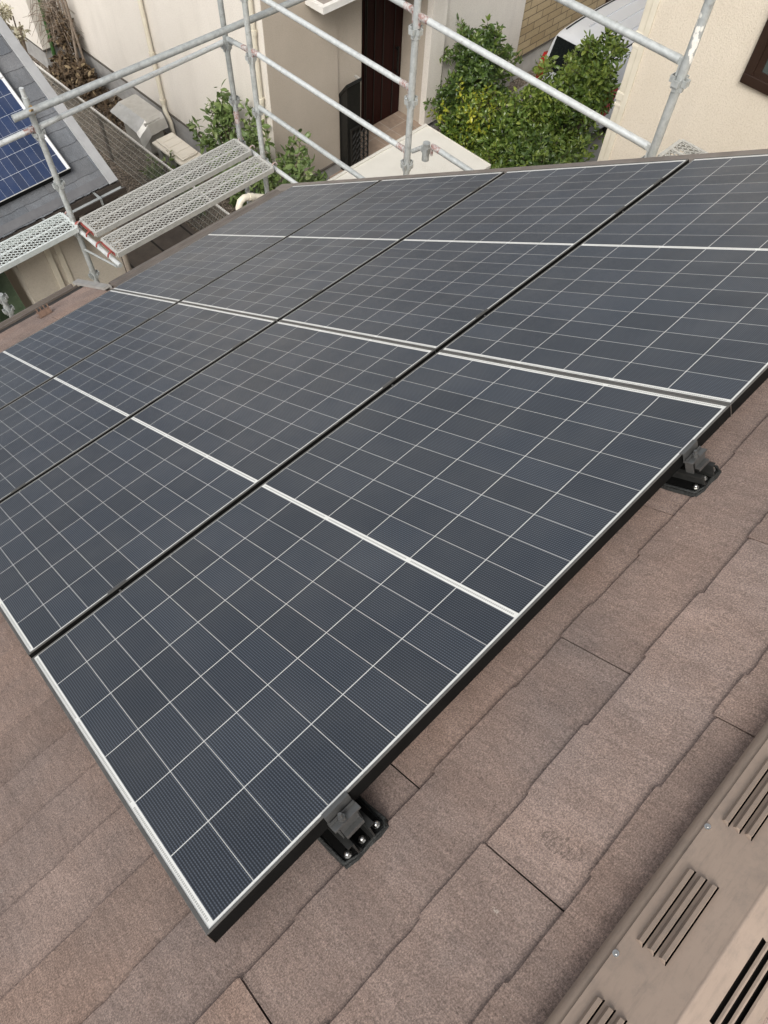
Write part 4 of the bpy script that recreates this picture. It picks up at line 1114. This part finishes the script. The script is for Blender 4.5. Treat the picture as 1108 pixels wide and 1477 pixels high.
bush('shrub', 'dark green shrub growing tall against the cream wall right of the door', 'shrub', (11.35, 8.45, G), [((.0, 0, 1.3), (.62, .42, .70), 3000), ((-.25, .05, .6), (.50, .40, .60), 1700), ((.75, .05, .75), (.55, .38, .50), 1700)], 'leaf_dark', 1, .10)
bush('shrub', 'bush with golden yellow tips beside the shed roof', 'shrub', (10.75, 7.75, G), [((-.1, 0, .75), (.62, .55, .60), 2600)], 'leaf_gold', 2, .085, tone=(0, .75))
bush('shrub', 'broad dark bush in the middle of the row, right of the golden one', 'shrub', (10.75, 6.95, G), [((.05, .05, .85), (.70, .70, .62), 3300), ((-.5, -.35, .45), (.6, .6, .5), 1800), ((.55, .1, .7), (.6, .6, .55), 2200)], 'leaf_mid', 3, .10, tone=(.0, .8))
bush('shrub', 'tall bright green bush hiding the back of the white car', 'shrub', (11.9, 6.25, G), [((-.1, -.15, 2.0), (.50, .42, .66), 2000), ((-.1, .45, 1.35), (.75, .62, .60), 2800), ((-.35, .1, .8), (.8, .75, .7), 2600)], 'leaf_mid', 4, .10, tone=(.2, 1))
bush('shrub', 'low dark bush at the foot of the beige wall corner', 'shrub', (10.3, 6.0, G), [((.1, .1, .85), (.65, .60, .62), 2600)], 'leaf_dark', 5, .10, tone=(.2, 1))
def sprig_shrub(label, base, tips, seed, mat='leaf_pale', size=.12, n=8):
    t = thing('leafy_shrub', label, 'shrub', base)
    r = random.Random(seed); b = MB(); tn = []; st = MB()
    for tip in tips:
        tip = Vector(tip)
        for q in range(3):
            e = tip + Vector((r.gauss(0, .12), r.gauss(0, .12), r.gauss(0, .12)))
            mid = e * .5 + Vector((r.gauss(0, .06), r.gauss(0, .06), .1))
            st.tube([(r.uniform(-.05, .05), r.uniform(-.05, .05), 0), mid, e], [.012, .008, .003], 6)
            for k in range(n):
                f = r.uniform(.35, 1.02)
                p = (mid * (1 - f) + e * f) if f > .5 else mid * (f * 2) * 1.0
                leaves(b, tn, p, (.10, .10, .09), 7, size, r, .2, .6, .03, (0, 1))
    b.build('foliage', M[mat], t, tn); st.build('stems', M['bark'], t)
    return t
sprig_shrub('loose leafy shrub before the cream wall, left of the scaffold posts', (6.6, 9.55, G), [(.1, .35, 1.75), (.1, .05, 2.0), (-.1, .3, 1.55), (.2, -.35, 1.8), (-.1, -.2, 1.5), (.05, .65, 1.3), (-.1, -.5, 1.2), (-.1, .5, 1.0), (-.1, .0, .8), (0, -.3, .5), (0, .4, .5)], 11)
sprig_shrub('loose leafy shrub before the taupe wall, right of the scaffold posts', (6.6, 8.35, G), [(.1, .45, 1.9), (.2, -.1, 1.9), (.1, .2, 1.5), (.1, -.5, 2.0), (-.1, -.3, 1.4), (.1, -.6, 1.5), (-.1, .4, 1.1), (.1, -.75, 1.7), (-.1, .2, .7), (-.1, .7, 1.4), (-.1, -.4, .9), (-.1, .6, .6), (0, -.1, .4), (0, .1, 1.2)], 12)
bush('low_plant', 'low grey green plants between the fence and the storage box', 'plant', (6.0, 10.7, G), [((0, .0, .22), (.20, .85, .26), 1100)], 'leaf_pale', 13, .09, 3)
# dead climber heap
dv = thing('dead_vine', 'heap of dead brown vines and leaves at the foot of the cream wall', 'dead vine', (6.55, 14.7, G))
r = random.Random(31); b = MB(); tn = []
for (c, rad, cnt) in (((0, 0, .25), (.36, .75, .35), 1500), ((.2, .45, .9), (.22, .28, .45), 420), ((.05, -1.1, .05), (.30, .6, .08), 380)): leaves(b, tn, c, rad, cnt, .10, r, .2, .2, .01, (0, 1))
b.build('dead_leaves', M['leaf_dead'], dv, tn)
b = MB()
for k in range(80):
    z = r.uniform(.9, 1.5); a = r.uniform(0, 2 * PI); q = r.uniform(.2, .55)
    c = Vector((.18, .5 + r.uniform(-.15, .15), z))
    b.tube([c, c + Vector((math.cos(a) * q * .5 - .1, math.sin(a) * q * .8, r.uniform(.0, .2))), c + Vector((math.cos(a) * q - .1, math.sin(a) * q * 1.2, r.uniform(-.4, .1)))], [.006, .005, .003], 5)
for k in range(9):
    y0 = .35 + r.uniform(-.35, .25)
    b.tube([(r.uniform(.05, .3), y0, 0), (.3 + r.uniform(-.05, .05), y0 + .12, 1.3), (.38, y0 + .2 + r.uniform(-.05, .1), 3.4)], [.028, .024, .018], 7)
b.build('stems', M['deadwood'], dv)
b = MB(); b.tube([(.1, .95, .2), (.28, 1.05, 2.0), (.36, 1.12, 3.6)], [.04, .04, .038], 12)
tag(b.build('bamboo_pole', M['bamboo']), 'green bamboo pole leaning up among the dead vines', 'pole').location = (6.55, 14.7, G)
dp = thing('dried_flowers', 'pale dried flower heads at the upper left picture corner', 'flowers', (4.78, 12.72, G))
b = MB(); tn = []; r = random.Random(8)
for k in range(16):
    c = (r.uniform(-.22, .2), r.uniform(-.2, .35), 2.72 + r.uniform(-.25, .3)); leaves(b, tn, c, (.12, .12, .10), 60, .07, r, .5, .3, .02, (0, 1))
b.build('blossoms', leaf_mat('pale_petal', [(0, (.36, .33, .22)), (.6, (.55, .51, .38)), (1, (.68, .65, .52))], .7), dp, tn)
b = MB()
for k in range(10): b.tube([(r.uniform(-.05, .05), r.uniform(-.05, .05), 0), (r.uniform(-.3, .3), r.uniform(-.3, .3), 2.6)], .012, 6)
b.build('stems', M['deadwood'], dp)
for k, (y, x) in enumerate(((12.72, 5.0), (12.86, 5.06))):
    b = MB(); b.tube([(0, 0, 0), (-.02, -.05, 2.5 - .25 * k)], .024, 10)
    o = b.build('garden_stake', simple('tan_stake', (.34, .27, .19), (.42, .34, .25), 12, .7)); o.location = (x, y, G)
    tag(o, ('taller' if k == 0 else 'shorter') + ' tan garden stake standing behind the rake of the grey roof', 'stake', 'tan garden stakes')

# ------------------------------------------------------------------ white car
car = thing('parked_car', 'white minivan parked with its tail behind the bushes', 'car', (12.95, 7.2, G), (0, 0, 0))
secs = [  # x, half width at belt, half width at roof, z bottom, z belt, z roof
 (.00, .76, .70, .36, .82, .90), (.02, .80, .70, .28, .98, 1.05), (.10, .83, .70, .26, 1.0, 1.45), (.16, .84, .69, .26, 1.0, 1.60), (.30, .85, .68, .26, 1.0, 1.655), (.8, .85, .68, .26, 1.0, 1.68), (1.2, .85, .68, .26, 1.0, 1.69), (2.2, .85, .66, .26, 1.0, 1.69),
 (2.9, .85, .63, .26, 1.0, 1.60), (3.35, .845, .60, .26, .98, 1.32), (3.75, .83, .66, .26, .92, 1.02), (4.05, .78, .60, .30, .78, .86), (4.15, .70, .55, .36, .64, .72)]
def ring(s):
    x, hb, hr, z0, zb, zr = s
    half = [(.0, z0), (hb * .8, z0), (hb * .96, z0 + .10), (hb, (z0 + zb) / 2), (hb * .985, zb), (hb * .985 * .6 + hr * .4, zb + (zr - zb) * .45), (hr + .03, zr - .09), (hr - .02, zr - .025), (hr - .12, zr), (0, zr + .012)]
    return [(x, y, z) for y, z in half] + [(x, -y, z) for y, z in half[-2:0:-1]]
b = MB(); rings = [ring(s) for s in secs]; n = len(rings[0])
b.add([q for rg in rings for q in rg], [(i * n + k, i * n + (k + 1) % n, (i + 1) * n + (k + 1) % n, (i + 1) * n + k) for i in range(len(rings) - 1) for k in range(n)] + [tuple(range(n)), tuple(range((len(rings) - 1) * n, len(rings) * n))], True)
body = b.build('body', M['carpaint'], car)
md = body.modifiers.new('sub', 'SUBSURF'); md.levels = 2; md.render_levels = 2
b = MB(); b.add([(.02, -.69, 1.0), (.02, .69, 1.0), (.13, .64, 1.56), (.13, -.64, 1.56)], [(0, 1, 2, 3)])
for q in range(len(b.v)): b.v[q] = (b.v[q][0] - .015, b.v[q][1], b.v[q][2])
o = b.build('rear_window', M['carglass'], car); md = o.modifiers.new('th', 'SOLIDIFY'); md.thickness = .02
for s in (-1, 1):
    b = MB(); b.prism([(-.012, .70), (.16, .72), (.26, 1.16), (.10, 1.20), (.0, 1.02)], 'y', s * .70 if s > 0 else -.842, .842 if s > 0 else -.70); b.build('tail_light', M['taillight'], car)
    b = MB(); b.add([(.55, s * .80, 1.04), (2.55, s * .80, 1.04), (2.40, s * .70, 1.52), (.62, s * .70, 1.52)], [(0, 1, 2, 3)]); o = b.build('side_window', M['carglass'], car); md = o.modifiers.new('th', 'SOLIDIFY'); md.thickness = .03
    b = MB(); b.tube([(.30, s * .585, 1.645), (.6, s * .585, 1.668), (1.1, s * .585, 1.680), (2.3, s * .575, 1.680)], .014, 8); b.build('roof_moulding', M['rubber'], car)
    for x in (.75, 3.25):
        wl = MB(); wl.tube([(x, s * .66, .31), (x, s * .83, .31)], .31, 24); wh = wl.build('wheel', M['rubber'], car)
        wl = MB(); wl.tube([(x, s * .83, .31), (x, s * .842, .31)], .19, 20); wl.build('rim', M['chrome'], wh)
b = MB(); b.bbox((-.06, -.76, .34), (.10, .76, .60), .03); b.build('bumper', M['carpaint'], car)
b = MB(); b.box((.22, -.012, 1.60), (.30, .012, 1.64)); b.box((.26, -.5, 1.618), (.34, .5, 1.632)); b.build('rear_spoiler', M['carpaint'], car)
b = MB()
for y in (-.3, 0, .3): b.box((.62, y - .012, 1.690), (2.2, y + .012, 1.716))
b.build('roof_ribs', M['carpaint'], car)

# cream pipe elbow beyond the eave of our roof
pe = thing('pipe_elbow', 'cream pipe elbow curving over the eave beside the far corner panel', 'pipe', (3.30, 4.50, -2.71))
b = MB(); b.tube([(.30, -.02, -.13), (.14, .01, -.05), (.06, .015, -.012), (.01, .015, .002), (-.03, .015, -.012), (-.055, .015, -.055), (-.06, .015, -.40)], .030, 14); b.tube([(.10, .012, -.03), (.06, .015, -.012)], .0345, 14)
b.build('bend', M['pvc'], pe)
